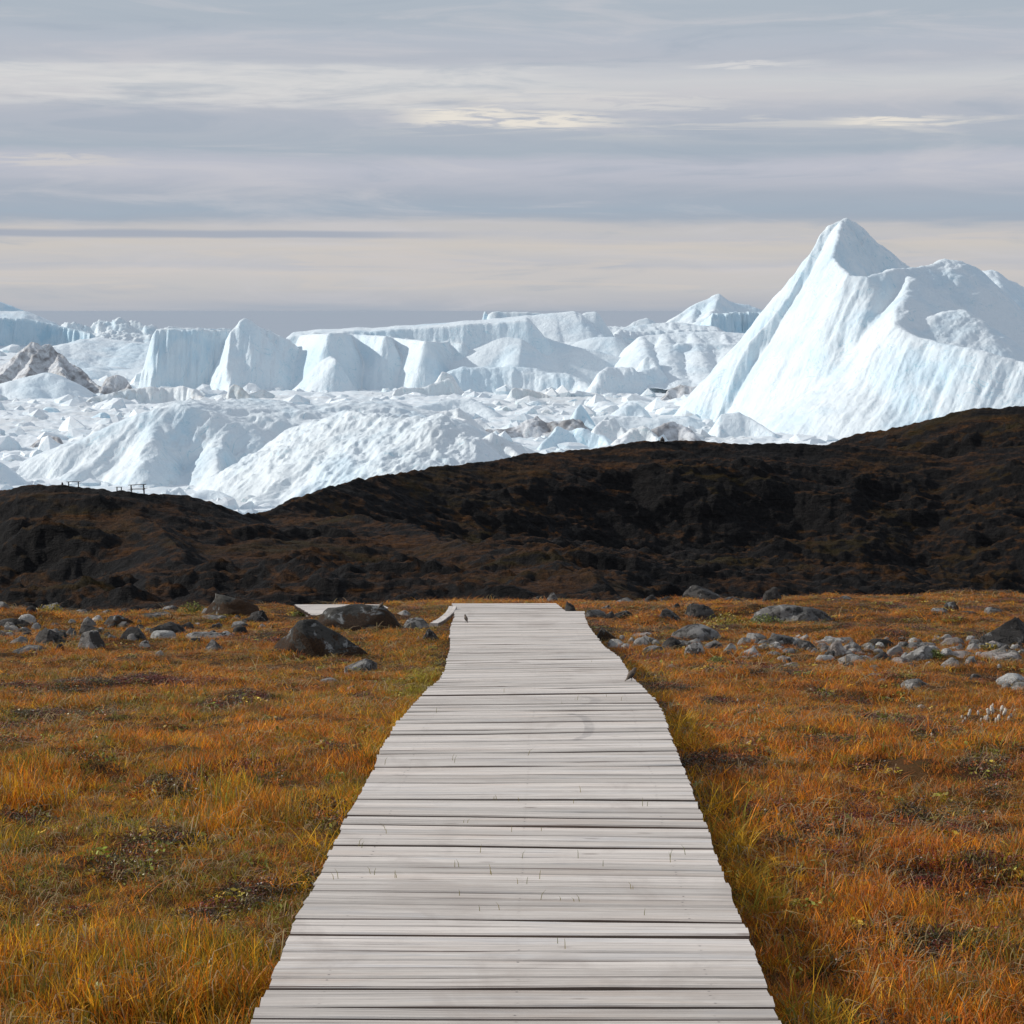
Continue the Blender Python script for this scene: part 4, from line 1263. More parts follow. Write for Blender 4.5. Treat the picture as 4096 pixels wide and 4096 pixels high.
def make_boardwalk():
    root = empty('boardwalk', (0, 4.6, float(deck_z(4.6)) - .25))
    tag(root, 'long pale grey timber boardwalk running from the foreground towards the hills', 'boardwalk')
    r = random.Random(3)
    y = 4.60
    inv = Matrix.Translation(-root.location)
    i = 0
    while y < 30.2:
        z = float(deck_z(y))
        sl = math.atan((float(deck_z(y + .05)) - float(deck_z(y - .05))) / .1)
        step = .1 * math.cos(sl)
        l, rr = deck_edges(y)
        l += r.gauss(0, .0028); rr += r.gauss(0, .0028)
        if r.random() < .03:
            l -= r.uniform(.006, .012)
        if r.random() < .03:
            rr += r.uniform(.006, .012)
        gap = r.choice([.003, .004, .006, .009, .012, .016, .021])
        yaw = float(np.interp(y, [4, 6.3, 7, 8.5, 9.5, 10.6, 13, 15.5, 18], [0, 0, -.042, -.042, 0, .055, .04, .015, 0])) + r.gauss(0, .004)
        roll = float(np.interp(y, [12, 15, 20, 24], [0, .012, .014, 0])) + r.gauss(0, .0012)
        o = bpy.data.objects.new('plank', plank_mesh(float(rr - l), .1 - gap, .045, 1000 + i))
        COL.objects.link(o)
        o.parent = root
        o.location = Vector(((l + rr) / 2, y, z + r.gauss(0, .003))) - root.location
        o.rotation_euler = (sl + r.gauss(0, .007), -roll, yaw)
        y += step
        i += 1
    ys = np.concatenate([np.arange(4.6, 24.0, .8), np.arange(24.0, 30.3, .4)])
    for off in (-.58, .0, .58):
        pts = [(float(deck_cx(v)) + off - root.location[0], v - root.location[1], float(deck_z(v)) - .052 - root.location[2]) for v in ys]
        link('joist', beam_mesh('joist', pts, .06, .10, M_TIMBER), root)
    # curved edge where the walkway turns left at its far end
    C = [(1811, 2424, 28.9), (1806, 2437, 28.6), (1797, 2450, 28.2), (1784, 2462, 27.8), (1768, 2474, 27.3), (1751, 2484, 26.8), (1735, 2492, 26.4)]
    P = [at(*c) for c in C]
    for a, b in zip(P[:-1], P[1:]):
        d = b - a
        L = float(np.hypot(d[0], d[1]))
        o = bpy.data.objects.new('edge_plank', plank_mesh(L * .97, .11, .05, int(L * 1e5)))
        COL.objects.link(o); o.parent = root
        o.location = Vector((a + b) / 2) - root.location
        o.rotation_euler = (0, -math.atan2(d[2], L), math.atan2(d[1], d[0]))





def make_side_walk():
    a, b = at(1177, 2417, 32.6), at(1247, 2459, 30.2)
    root = empty('boardwalk', tuple(b))
    tag(root, 'short visible stretch of pale boardwalk behind the dark mossy boulder on the left', 'boardwalk')
    r = random.Random(9)
    n = 24
    sl = math.atan2(a[2] - b[2], a[1] - b[1])
    for i in range(n):
        t = (i + .5) / n
        p = b + (a - b) * t
        W = 1.36
        o = bpy.data.objects.new('plank', plank_mesh(W + r.uniform(-.02, .02), (a[1] - b[1]) / n - r.choice([.002, .004, .007]), .05, 5000 + i))
        COL.objects.link(o); o.parent = root
        o.location = Vector((p[0] + W / 2, p[1], p[2] + r.gauss(0, .002))) - root.location
        o.rotation_euler = (sl, 0, r.gauss(0, .003))
    for off in (.12, .68, 1.24):
        pts = [tuple(Vector((q[0] + off, q[1], q[2] - .055)) - root.location) for q in (b, a)]
        link('joist', beam_mesh('joist', pts, .06, .12, M_TIMBER), root)


make_boardwalk()
make_side_walk()

# ------------------------------------------------------------------ stones on the meadow
ROCK_FOOT = []          # x, y, radius: kept clear of grass


def rock(i, x0, x1, yt, yb, tone, label=None, group=None, peak=None, depth=.75, name=None, sink=.30, rough=.24, cuts=8):
    px = (x0 + x1) / 2
    x, y, z = drop(px, yb - 3)
    d = math.sqrt(y * y + (z - CAMZ) ** 2)
    w = (x1 - x0) * d / FPX
    ah = (yb - yt) * d / FPX
    D = w * depth
    H = max(ah - .10 * D, .55 * ah) + .01
    V, F = blob(4 if (x1 - x0) > 130 else 3, 3000 + i * 7, cuts, rough, .15)
    V = V - (V.max(0) + V.min(0)) / 2 * np.array([1, 1, 0])
    V = V / np.array([V[:, 0].max(), V[:, 1].max(), V[:, 2].max()])
    if peak is not None:                       # pull the summit sideways: -1 left end, 1 right end
        V[:, 0] += peak * .9 * np.clip(V[:, 2], 0, 1) ** 1.3 * (1 - np.abs(V[:, 0])) 
        k = np.clip(V[:, 2], 0, 1)
        V[:, :2] *= (1 - (.16 if tone == 'moss' else .30) * k ** 2)[:, None]
        V[:, 0] /= np.abs(V[:, 0]).max()
    under = .5 + sink
    V = np.where((V[:, 2] < 0)[:, None], V * [1, 1, under], V)
    V = V * [w / 2, D / 2, H]
    big = (x1 - x0) > 75
    nm = name or ('boulder' if big else 'stone')
    o = mesh_np(nm, V, F, M_ROCK[tone])
    o.location = (x, y + D * .42, z - .07 * H)
    tag(o, label, 'boulder' if nm == 'boulder' else 'stone', group)
    ROCK_FOOT.append((x, y + D * .42, w * .44, D * .44))
    return o


GRP_L = ('grey lichen spotted stone lying in the rubble left of the boardwalk', 'stones in the rubble left of the boardwalk')
GRP_R = ('pale grey stone lying in the band of rubble right of the boardwalk', 'stones in the band of rubble right of the boardwalk')
GRP_G = ('small flat stone sunk in the orange grass', 'flat stones sunk in the grass')
GRP_C = ('small dark rock on the far edge of the meadow against the hills', 'rocks along the far edge of the meadow')
ROCKS = [
    # left of the walkway
    (-30, 40, 2406, 2434, 'grey', GRP_C), (97, 151, 2425, 2457, 'dark', GRP_C), (151, 250, 2408, 2443, 'grey', 'long slanting grey rock on the far edge of the left meadow', {'peak': .5}),
    (285, 347, 2425, 2438, 'grey', GRP_C), (641, 718, 2424, 2449, 'grey', 'low grey rock on the skyline left of the pale topped mossy boulder', {}),
    (789, 1048, 2367, 2463, 'moss', 'tall mossy boulder with a pale top on the far edge of the left meadow', {'peak': -.3}),
    (57, 142, 2459, 2492, 'pale', GRP_L), (-20, 114, 2471, 2514, 'dark', 'dark domed rock second from the left edge in the rubble', {}), (14, 54, 2505, 2529, 'white', GRP_L),
    (-30, 68, 2530, 2552, 'dark', GRP_L), (57, 120, 2511, 2540, 'grey', GRP_L), (117, 165, 2496, 2529, 'grey', GRP_L), (31, 120, 2548, 2586, 'grey', 'white speckled grey rock below the black lichen covered one', {}),
    (117, 279, 2508, 2584, 'dark', 'black lichen covered boulder with yellow grass growing up its front', {'peak': -.2}), (251, 307, 2511, 2547, 'grey', GRP_L),
    (296, 416, 2521, 2604, 'grey', 'pointed triangular grey rock with white lichen left of the meadow', {'peak': .15, 'rough': .3}), (319, 393, 2467, 2517, 'grey', GRP_L),
    (300, 410, 2505, 2550, 'dark', GRP_L), (393, 547, 2458, 2514, 'moss', 'brown mossy boulder with a smooth sloping back', {'peak': -.2}), (461, 592, 2508, 2566, 'dark', 'dark grey rock with a white top left of the near white stone', {}),
    (575, 754, 2485, 2544, 'dark', 'large smooth dark grey boulder just behind the near white stone', {}), (595, 700, 2524, 2560, 'white', 'smooth near white rounded stone in the left rubble', {'rough': .1, 'cuts': 2}),
    (723, 934, 2528, 2560, 'grey', 'long flat grey slab in the left rubble', {}), (834, 888, 2498, 2523, 'grey', GRP_L), (917, 1008, 2488, 2516, 'grey', 'low grey rock right of the left rubble near the heather mound', {}),
    (940, 1076, 2468, 2497, 'dark', 'low dark rock below the pale topped mossy boulder', {}), (786, 917, 2465, 2483, 'grey', GRP_L), (547, 606, 2568, 2604, 'grey', 'single small grey rock in the grass below the near white stone', {}),
    (214, 256, 2579, 2608, 'dark', GRP_L), (40, 188, 2582, 2611, 'grey', 'flat brownish grey slab at the front of the left rubble', {}), (809, 888, 2559, 2608, 'grey', 'pale slanting rock half buried in brown grass left of the heather mound', {'peak': .4}),
    (752, 826, 2555, 2580, 'dark', GRP_L), (513, 706, 2455, 2477, 'dark', GRP_L), (1036, 1066, 2502, 2523, 'white', 'small white stone beside the heather covered big boulder', {}), (618, 655, 2610, 2631, 'grey', GRP_G), (399, 444, 2445, 2460, 'grey', GRP_C),
    (1040, 1487, 2458, 2642, 'moss', 'biggest dark mossy boulder with a pale top in the grass left of the boardwalk', {'peak': -.45, 'depth': .6, 'rough': .14}),
    (1233, 1621, 2407, 2530, 'moss', 'broad dark mossy boulder hiding part of the side boardwalk', {'peak': -.05, 'rough': .16}), (1600, 1730, 2470, 2518, 'grey', 'grey rock right of the broad dark mossy boulder', {}),
    (1577, 1642, 2447, 2469, 'pale', GRP_C), (1681, 1766, 2517, 2570, 'dark', 'small dark pointed rock beside the left edge of the boardwalk', {'peak': -.3}), (1665, 1685, 2552, 2570, 'white', GRP_G),
    (1373, 1512, 2631, 2692, 'grey', 'grey flat topped rock in front of the biggest mossy boulder', {'peak': .5, 'cuts': 4}), (1374, 1394, 2670, 2705, 'white', 'little upright white stone in the grass before the flat topped rock', {'rough': .15}),
    (1380, 1424, 2750, 2770, 'grey', GRP_G), (1272, 1347, 2717, 2736, 'pink', GRP_G), (1354, 1432, 2499, 2521, 'grey', GRP_L), (985, 1078, 2440, 2496, 'dark', 'dark rock just behind the pale top of the biggest mossy boulder', {}),
    (1727, 1778, 2481, 2500, 'grey', 'low grey rock under the curved end of the boardwalk', {}),
    (470, 520, 2438, 2452, 'dark', GRP_C),
    # right of the walkway, far
    (2179, 2234, 2371, 2414, 'grey', 'leaning grey rock at the far end of the boardwalk', {'peak': .5}), (2139, 2167, 2387, 2408, 'dark', GRP_C), (2250, 2310, 2406, 2464, 'dark', 'dark slab against the right side of the boardwalk end', {'peak': -.6}),
    (2720, 2902, 2338, 2408, 'dark', 'tall rounded boulder with a pale rim on the far edge of the right meadow', {'peak': -.15}), (2576, 2636, 2381, 2412, 'dark', GRP_C), (2456, 2540, 2392, 2415, 'grey', GRP_C), (2640, 2700, 2388, 2406, 'dark', GRP_C),
    (2890, 2975, 2388, 2412, 'dark', GRP_C), (2399, 2453, 2424, 2445, 'grey', GRP_C),
    (2337, 2426, 2441, 2476, 'grey', 'grey rock touching the right edge of the boardwalk near its end', {}), (2413, 2473, 2447, 2478, 'dark', GRP_R), (2451, 2548, 2442, 2478, 'dark', 'low dark rock left of the rough black boulder', {}),
    (2630, 2728, 2437, 2488, 'dark', 'rough black boulder behind the smooth pale grey dome', {'rough': .35}), (2682, 2728, 2417, 2440, 'dark', GRP_C), (2734, 2875, 2412, 2482, 'dark', 'rough pitted grey boulder left of the yellow willow', {'peak': .3, 'rough': .3}),
    (2687, 2893, 2494, 2563, 'grey', 'big smooth grey domed boulder right of the boardwalk', {'rough': .1, 'cuts': 2}), (2644, 2736, 2551, 2604, 'dark', 'round dark boulder with a pale cap in front of the smooth dome', {'rough': .1, 'cuts': 2}),
    (2372, 2473, 2515, 2575, 'moss', 'dark mossy slab against the right edge of the boardwalk', {'peak': -.2}), (2429, 2512, 2558, 2597, 'pale', 'greenish grey rounded stone close to the boardwalk', {'cuts': 2}), (2473, 2506, 2547, 2574, 'grey', GRP_R), (2505, 2550, 2551, 2578, 'grey', GRP_R),
    (2554, 2640, 2543, 2581, 'grey', 'grey block with a raised left corner near the boardwalk', {'peak': -.6}), (2522, 2638, 2535, 2554, 'pink', 'flat pinkish slab lying behind the stones by the boardwalk', {}), (2568, 2670, 2584, 2617, 'grey', 'long smooth blue grey stone before the round dark boulder', {'rough': .1, 'cuts': 2}),
    (2484, 2526, 2588, 2605, 'white', GRP_R), (2739, 2823, 2578, 2632, 'grey', 'round grey boulder before the smooth dome with grass at its foot', {'rough': .15, 'cuts': 3}), (2652, 2700, 2617, 2630, 'white', GRP_G), (2734, 2816, 2556, 2584, 'pale', GRP_R),
    (2810, 2893, 2562, 2606, 'grey', GRP_R), (2891, 2952, 2576, 2614, 'white', 'small bright white block in the middle of the right rubble', {}), (2946, 3053, 2584, 2627, 'white', 'bright pale slanting stone in the right rubble', {'peak': .4}), (2946, 3034, 2626, 2644, 'pale', GRP_R),
    (2658, 2708, 2660, 2682, 'pink', GRP_G), (2660, 2714, 2686, 2700, 'grey', GRP_G), (2943, 2990, 2670, 2687, 'grey', GRP_G), (2978, 3081, 2534, 2566, 'pale', GRP_R),
    (3007, 3358, 2415, 2490, 'grey', 'largest long flat grey slab on the right meadow', {'depth': .55, 'cuts': 3}), (3050, 3135, 2346, 2408, 'dark', 'dark pyramid shaped rock with a pale tip on the skyline', {'peak': .7}), (3352, 3419, 2388, 2404, 'grey', GRP_C),
    (3725, 3805, 2434, 2458, 'grey', 'low grey rock under the dark brown one on the right skyline', {}), (3768, 3839, 2409, 2447, 'moss', 'dark brown rock on the right skyline', {}), (3827, 3921, 2445, 2461, 'dark', GRP_C), (3941, 4030, 2429, 2463, 'grey', 'broken grey rock on the skyline near the right edge', {'rough': .35}),
    (3930, 4180, 2463, 2590, 'dark', 'big dark boulder with a white left edge cut off by the right border', {'peak': .2, 'rough': .2}),
    (3064, 3197, 2536, 2587, 'grey', 'grey rock with black patches left of the flat slabs', {}), (3192, 3246, 2543, 2572, 'pale', GRP_R), (3258, 3436, 2549, 2592, 'pale', 'long flat pale slab in the back row of the right rubble', {}),
    (3172, 3283, 2565, 2612, 'dark', 'dark slanting rock in front of the grey black patched one', {'peak': -.6}), (3303, 3397, 2569, 2630, 'pink', 'warm grey upright stone in the right rubble', {}), (3366, 3465, 2568, 2604, 'grey', GRP_R),
    (3355, 3482, 2615, 2658, 'pale', 'long pale stone tapering to the right at the front of the rubble', {'peak': -.4}), (3261, 3348, 2625, 2648, 'white', GRP_R), (3463, 3580, 2556, 2590, 'dark', 'black and white speckled rock in the right rubble', {'rough': .3}), (3452, 3510, 2588, 2615, 'pale', GRP_R),
    (3486, 3545, 2598, 2627, 'pale', GRP_R), (3477, 3573, 2610, 2656, 'dark', 'stone with a pale cap and dark front in the right rubble', {'cuts': 3}), (3545, 3622, 2584, 2629, 'pale', 'blocky stone with a bright left face and dark right face', {'cuts': 8}),
    (3608, 3758, 2585, 2650, 'pale', 'largest pale stone of the right rubble with a rounded back', {'peak': .2, 'rough': .15, 'cuts': 3}), (3563, 3670, 2632, 2665, 'pink', 'low brownish stone before the largest pale one', {}), (3631, 3678, 2655, 2682, 'grey', GRP_R), (3628, 3755, 2569, 2598, 'grey', GRP_R),
    (3762, 3886, 2550, 2587, 'pink', 'long pinkish boulder in the back row left of the big edge boulder', {'cuts': 3}), (3788, 3869, 2584, 2609, 'pale', GRP_R), (3725, 3767, 2558, 2575, 'pale', GRP_R), (3662, 3696, 2558, 2581, 'pink', GRP_R), (3588, 3642, 2572, 2598, 'grey', GRP_R),
    (3867, 3921, 2575, 2612, 'pale', GRP_R), (3916, 4071, 2567, 2609, 'grey', 'grey rounded slab at the foot of the big edge boulder', {}), (3765, 3852, 2632, 2681, 'pale', 'pale leaning stone with green leaves beside it', {'peak': .5}), (3859, 3912, 2630, 2664, 'pale', 'compact pale block right of the leaning stone', {}),
    (3733, 3932, 2612, 2635, 'pink', 'long flat pinkish slab in the front row', {}), (3907, 4110, 2615, 2646, 'pink', 'long pinkish slab running out of the right border', {}), (3953, 4057, 2598, 2629, 'pale', GRP_R), (4060, 4140, 2600, 2622, 'grey', GRP_R),
    (3995, 4130, 2697, 2742, 'white', 'bright cream slanting stone at the right border below the rubble', {'peak': .5, 'rough': .15}), (4052, 4150, 2732, 2758, 'white', 'flat cream stone cut by the right border', {'rough': .12}), (4010, 4052, 2737, 2758, 'pale', GRP_G), (3876, 3932, 2700, 2726, 'grey', 'single low grey stone on bare soil left of the cream stones', {}),
    (3611, 3732, 2718, 2763, 'grey', 'large flat grey stone half sunk in the orange grass on the right', {'peak': .3}), (3503, 3550, 2718, 2737, 'grey', GRP_G), (3452, 3545, 2698, 2715, 'grey', GRP_G), (3668, 3704, 2826, 2846, 'white', 'small cream stone at the end of a dark bare patch', {}),
    (3366, 3448, 2650, 2672, 'dark', GRP_R), (3127, 3209, 2653, 2675, 'pink', GRP_G), (3987, 4012, 2663, 2678, 'pale', GRP_G), (3100, 3150, 2590, 2606, 'grey', GRP_R), (3420, 3470, 2612, 2630, 'pale', GRP_R), (3080, 3130, 2612, 2628, 'pale', GRP_R),
    (3010, 3060, 2560, 2580, 'grey', GRP_R), (3560, 3600, 2640, 2655, 'pale', GRP_R), (3700, 3740, 2650, 2668, 'pale', GRP_R), (2900, 2940, 2612, 2630, 'grey', GRP_R),
]
_rr = random.Random(41)
for k in range(134):                                   # the small stuff that fills the rubble bands
    if k < 84:
        cx_, cy_ = _rr.uniform(2960, 4090), _rr.gauss(2608, 26)
        cx_, tone_, grp_ = (cx_ if cy_ < 2670 else 3500), _rr.choice(['pale', 'pale', 'grey', 'pink', 'white']), GRP_R
    elif k < 94:
        cx_, cy_, tone_, grp_ = _rr.uniform(2400, 2900), _rr.gauss(2585, 16), _rr.choice(['pale', 'grey']), GRP_R
    else:
        cx_, cy_, tone_, grp_ = _rr.uniform(0, 960), _rr.gauss(2535, 28), _rr.choice(['grey', 'dark', 'grey', 'pale']), GRP_L
    w_ = _rr.uniform(26, 74)
    ROCKS.append((cx_ - w_ / 2, cx_ + w_ / 2, cy_ - w_ * _rr.uniform(.28, .5), cy_, tone_, grp_))
_items, _anch = [], []
_tone = {'grey': 'grey', 'dark': 'dark', 'pale': 'pale', 'moss': 'mossy', 'pink': 'pinkish', 'white': 'whitish'}
for i, q in enumerate(ROCKS):
    kw = q[6] if len(q) > 6 else {}
    if isinstance(q[5], tuple):
        o = rock(i, *q[:5], label=q[5][0], group=q[5][1], **kw)
        _items.append((o, (q[0] + q[1]) / 2, q[3], ('flat ' if (q[1] - q[0]) > 3 * (q[3] - q[2]) else 'small ' if (q[1] - q[0]) < 62 else '') + _tone[q[4]] + ' stone'))
    else:
        rock(i, *q[:5], label=q[5], **kw)
        _anch.append(((q[0] + q[1]) / 2, q[3], q[5]))
tell_apart(_items, _anch)
bpy.context.view_layer.update()


# ------------------------------------------------------------------ birds
def tube(pts, rad, n=6, caps=True):
    """swept tube: arrays of points and radii (rx, rz may differ)"""
    pts = [Vector(p) for p in pts]
    V, F = [], []
    for i, p in enumerate(pts):
        t = (pts[min(i + 1, len(pts) - 1)] - pts[max(i - 1, 0)]).normalized()
        side = Vector((0, 1, 0)) if abs(t.y) < .9 else Vector((1, 0, 0))
        u = side.cross(t).normalized()
        w = t.cross(u)
        a, b = rad[i] if isinstance(rad[i], tuple) else (rad[i], rad[i])
        for k in range(n):
            an = 2 * math.pi * k / n
            V.append(p + w * (math.cos(an) * a) + u * (math.sin(an) * b))
    for i in range(len(pts) - 1):
        for k in range(n):
            F.append((i * n + k, i * n + (k + 1) % n, i * n + n + (k + 1) % n, i * n + n + k))
    if caps:
        F.append(tuple(range(n - 1, -1, -1))); F.append(tuple(range((len(pts) - 1) * n, len(pts) * n)))
    return V, F


def part(name, VF, mat, parent=None, smooth=True):
    me = bpy.data.meshes.new(name)
    me.from_pydata([tuple(v) for v in VF[0]], [], VF[1])
    bm = bmesh.new(); bm.from_mesh(me)
    bmesh.ops.recalc_face_normals(bm, faces=bm.faces)
    bm.to_mesh(me); bm.free()
    for p in me.polygons:
        p.use_smooth = smooth
    me.materials.append(mat)
    return link(name, me, parent)


def join(*parts):
    V, F = [], []
    for v, f in parts:
        k = len(V)
        V += list(v); F += [tuple(i + k for i in q) for q in f]
    return V, F


def mat_bird():
    m, T, b, out = new_mat('brown_plumage')
    tc = T.add('ShaderNodeTexCoord').outputs['Object']
    z = T.add('ShaderNodeSeparateXYZ', ins={0: tc}).outputs
    n = T.noise(tc, 90.0, 4, .6, .3)
    c = T.mix(T.smooth(n, .35, .65), (.075, .055, .040), (.14, .105, .075))
    c = T.mix(T.math('MULTIPLY', T.smooth(T.math('SUBTRACT', z[0], z[2]), -.035, .0), .7), c, (.26, .20, .145))
    T.put(b, 'Base Color', c); T.put(b, 'Roughness', .8)
    return m


M_BIRD = mat_bird()
M_BIRD_DARK = mat_plain('dark_wing_feathers', (.05, .042, .036), .75, .2, .35, 60)
M_BLACK = mat_plain('black_bill_and_legs', (.02, .019, .018), .5)


def make_bird(loc, heading, s, label):
    """small thrush like songbird standing upright, facing +X before the turn; s is its standing height"""
    root = empty('bird', loc, heading)
    tag(root, label, 'bird', 'small brown birds on the boardwalk and stones')
    k = s / .11
    S = lambda pts: [Vector(p) * k for p in pts]
    # spine from tail tip to beak base, seen from the side
    sp = S([(-.058, 0, .004), (-.046, 0, .017), (-.034, 0, .031), (-.022, 0, .043), (-.010, 0, .054), (.002, 0, .064), (.012, 0, .074), (.019, 0, .084), (.024, 0, .093), (.029, 0, .100), (.035, 0, .102), (.040, 0, .101)])
    rad = [(.007, .002), (.007, .003), (.009, .006), (.016, .015), (.021, .022), (.0225, .024), (.020, .0215), (.0155, .0165), (.0135, .0142), (.0125, .013), (.009, .009), (.004, .004)]
    rad = [(a * k, b * k) for a, b in rad]
    part('body', tube(sp, rad, 14), M_BIRD, root)
    part('beak', tube(S([(.038, 0, .1005), (.0445, 0, .0990), (.051, 0, .0975)]), [.0028 * k, .0018 * k, .0004 * k], 6), M_BLACK, root)
    for sgn in (-1, 1):
        part('wing', tube(S([(.014, .0165 * sgn, .072), (.002, .0205 * sgn, .060), (-.012, .0185 * sgn, .046), (-.028, .010 * sgn, .030), (-.040, .005 * sgn, .020)]),
                          [(.003 * k, .006 * k), (.004 * k, .014 * k), (.004 * k, .012 * k), (.003 * k, .007 * k), (.002 * k, .002 * k)], 8), M_BIRD_DARK, root)
        leg = tube(S([(.000, .008 * sgn, .044), (.003, .008 * sgn, .026), (-.001, .008 * sgn, .012), (.003, .008 * sgn, .0015)]), [.0035 * k, .0022 * k, .0011 * k, .0011 * k], 6)
        toes = [tube(S([(.003, .008 * sgn, .0015), (.003 + .012 * math.cos(a), .008 * sgn + .012 * math.sin(a), .0008)]), [.001 * k, .0005 * k], 5) for a in (-.5, 0, .5, math.pi)]
        part('leg', join(leg, *toes), M_BLACK, root)
        V, F = ICO[1]
        part('eye', ([Vector(v) * .0022 * k + Vector((.0315, .0105 * sgn, .1025)) * k for v in V], [tuple(f) for f in F]), M_BLACK, root)
    return root


_p = on_deck(2531, 2730)
make_bird((_p[0] - .01, _p[1], _p[2] + .003), math.radians(18), .108, 'brown bird standing upright on the right edge of the boardwalk')
_p = on_deck(1864, 2491)
make_bird((_p[0], _p[1], _p[2] + .004), math.radians(118), .085, 'little dark bird on the far left corner of the boardwalk')


def ray_hit(px, py):
    dg = bpy.context.evaluated_depsgraph_get()
    dx, dz = ray(px, py)
    hit, loc, nrm, idx, ob, mt = SC.ray_cast(dg, Vector((0, 0, CAMZ)), Vector((float(dx), 1, float(dz))).normalized())
    return loc if hit else None


_l = ray_hit(1524, 2436)
if _l is not None:
    make_bird((_l.x, _l.y, _l.z - .004), math.radians(15), .085, 'small sunlit bird perched on the broad dark mossy boulder')


# ------------------------------------------------------------------ benches and cairn on the hills
M_BENCH = mat_plain('weathered_dark_bench_wood', (.06, .052, .048), .9)


def box(c, s):
    x, y, z = c
    a, b, d = s[0] / 2, s[1] / 2, s[2] / 2
    V = [(x + i * a, y + j * b, z + k * d) for i in (-1, 1) for j in (-1, 1) for k in (-1, 1)]
    F = [(0, 1, 3, 2), (4, 6, 7, 5), (0, 4, 5, 1), (2, 3, 7, 6), (0, 2, 6, 4), (1, 5, 7, 3)]
    return V, F


def make_bench(px, py_top, width_px, label, table=True, tilt=0.0, rise=.78):
    x, y, z = hill_top(px)
    w = width_px * y / FPX
    ztop = CAMZ + ray(px, py_top)[1] * y
    h = max(ztop - z, .35) + .12
    root = empty('bench', (x, y, z - .12))
    root.rotation_euler = (0, tilt, 0)
    tag(root, label, 'bench', 'wooden benches on the left hill')
    part('tabletop' if table else 'seat', box((0, 0, h - .02), (w, .45 if table else .32, .045)), M_BENCH, root, False)
    if table:
        for s in (-1, 1):
            part('seat', box((0, s * .62, h * .55), (w * 1.02, .18, .035)), M_BENCH, root, False)
    for s in (-1, 1):
        X = s * w * .36
        if table:
            part('leg', join(box((X, -.22, h * .5 - .03), (.065, .06, h - .06)), box((X, .22, h * .5 - .03), (.065, .06, h - .06)), box((X, 0, h * .55 - .055), (.05, 1.3, .045))), M_BENCH, root, False)
        else:
            part('leg', box((X, 0, h * .5 - .03), (.08, .22, h - .06)), M_BENCH, root, False)
    return root


make_bench(546, 1938, 70, 'taller wooden bench table standing clear on the skyline of the left hill', tilt=-.05)
make_bench(289, 1926, 54, 'lower wooden bench on the top of the left hill nearest the left edge', table=False, tilt=-.02)
make_bench(470, 1950, 24, 'tiny half hidden bench between the two others on the left hill', table=False)


def stone_pile(px, wpx, hpx, label, name, cat, seed, n=9):
    x, y, z = hill_top(px)
    w, h = wpx * y / FPX, hpx * y / FPX
    root = empty(name, (x, y - .3, z - .1))
    tag(root, label, cat)
    r = random.Random(seed)
    lay = [(0.0, 5), (.33, 4), (.6, 3), (.85, 1)]
    for (t, m) in lay:
        for k in range(m):
            a = 2 * math.pi * k / m + t * 3
            rr = w * .36 * (1 - t) * (1 if m > 1 else 0)
            V, F = blob(2, seed * 31 + int(t * 100) + k, 5, .25)
            s = w * (.26 - .08 * t)
            V = V * [s * r.uniform(.9, 1.2), s * r.uniform(.9, 1.2), h * .20] + [rr * math.cos(a), rr * math.sin(a), t * h + h * .12]
            mesh_np('stone', V, F, M_ROCK['dark' if r.random() < .6 else 'pink'], parent=root)


stone_pile(2647, 22, 19, 'small conical cairn of stones on the skyline of the right ridge', 'cairn', 'cairn', 5)
stone_pile(247, 12, 14, 'tiny stone heap on the skyline left of the lower bench', 'cairn', 'cairn', 8)

# ------------------------------------------------------------------ grass and heath
PROTO = bpy.data.collections.new('plant_prototypes')          # not linked to the scene: only used as instance sources


def leaf_mesh(name, blades, mat):
    """blades: list of (list of (x,y,z) centre points, width list, side vector, var rgb)"""
    V, F, C = [], [], []
    for pts, wid, side, var in blades:
        k = len(V)
        for p, w in zip(pts, wid):
            V.append((p[0] - side[0] * w, p[1] - side[1] * w, p[2] - side[2] * w))
            V.append((p[0] + side[0] * w, p[1] + side[1] * w, p[2] + side[2] * w))
            C += [var, var]
        for i in range(len(pts) - 1):
            F.append((k + 2 * i, k + 2 * i + 1, k + 2 * i + 3, k + 2 * i + 2))
    me = bpy.data.meshes.new(name)
    me.from_pydata(V, [], F)
    at_ = me.attributes.new('var', 'FLOAT_COLOR', 'POINT')
    at_.data.foreach_set('color', np.array([c + (1,) for c in C], np.float32).ravel())
    me.materials.append(mat)
    for p in me.polygons:
        p.use_smooth = True
    return me


def proto(name, me):
    o = bpy.data.objects.new(name, me)
    PROTO.objects.link(o)
    return o


def sedge(seed, n, h0, h1, rad, lean, wid, seg=3):
    r = random.Random(seed)
    B = []
    for _ in range(n):
        a, d = r.uniform(0, 6.283), rad * math.sqrt(r.random())
        x, y = d * math.cos(a), d * math.sin(a)
        h = r.uniform(h0, h1)
        la = r.uniform(0, 6.283)
        lx, ly = math.cos(la), math.sin(la)
        le = lean * r.uniform(.2, 1.5)
        pts, ws = [], []
        for i in range(seg + 1):
            t = i / seg
            pts.append((x + lx * le * h * t * t, y + ly * le * h * t * t, h * t * (1 - .25 * le * t) - .01))
            ws.append(wid * r.uniform(.8, 1.1) * (1 - t) ** .7 + .0002)
        sa = r.uniform(0, 6.283)
        B.append((pts, ws, (math.cos(sa), math.sin(sa), 0), (r.random(), r.random(), r.random())))
    return B


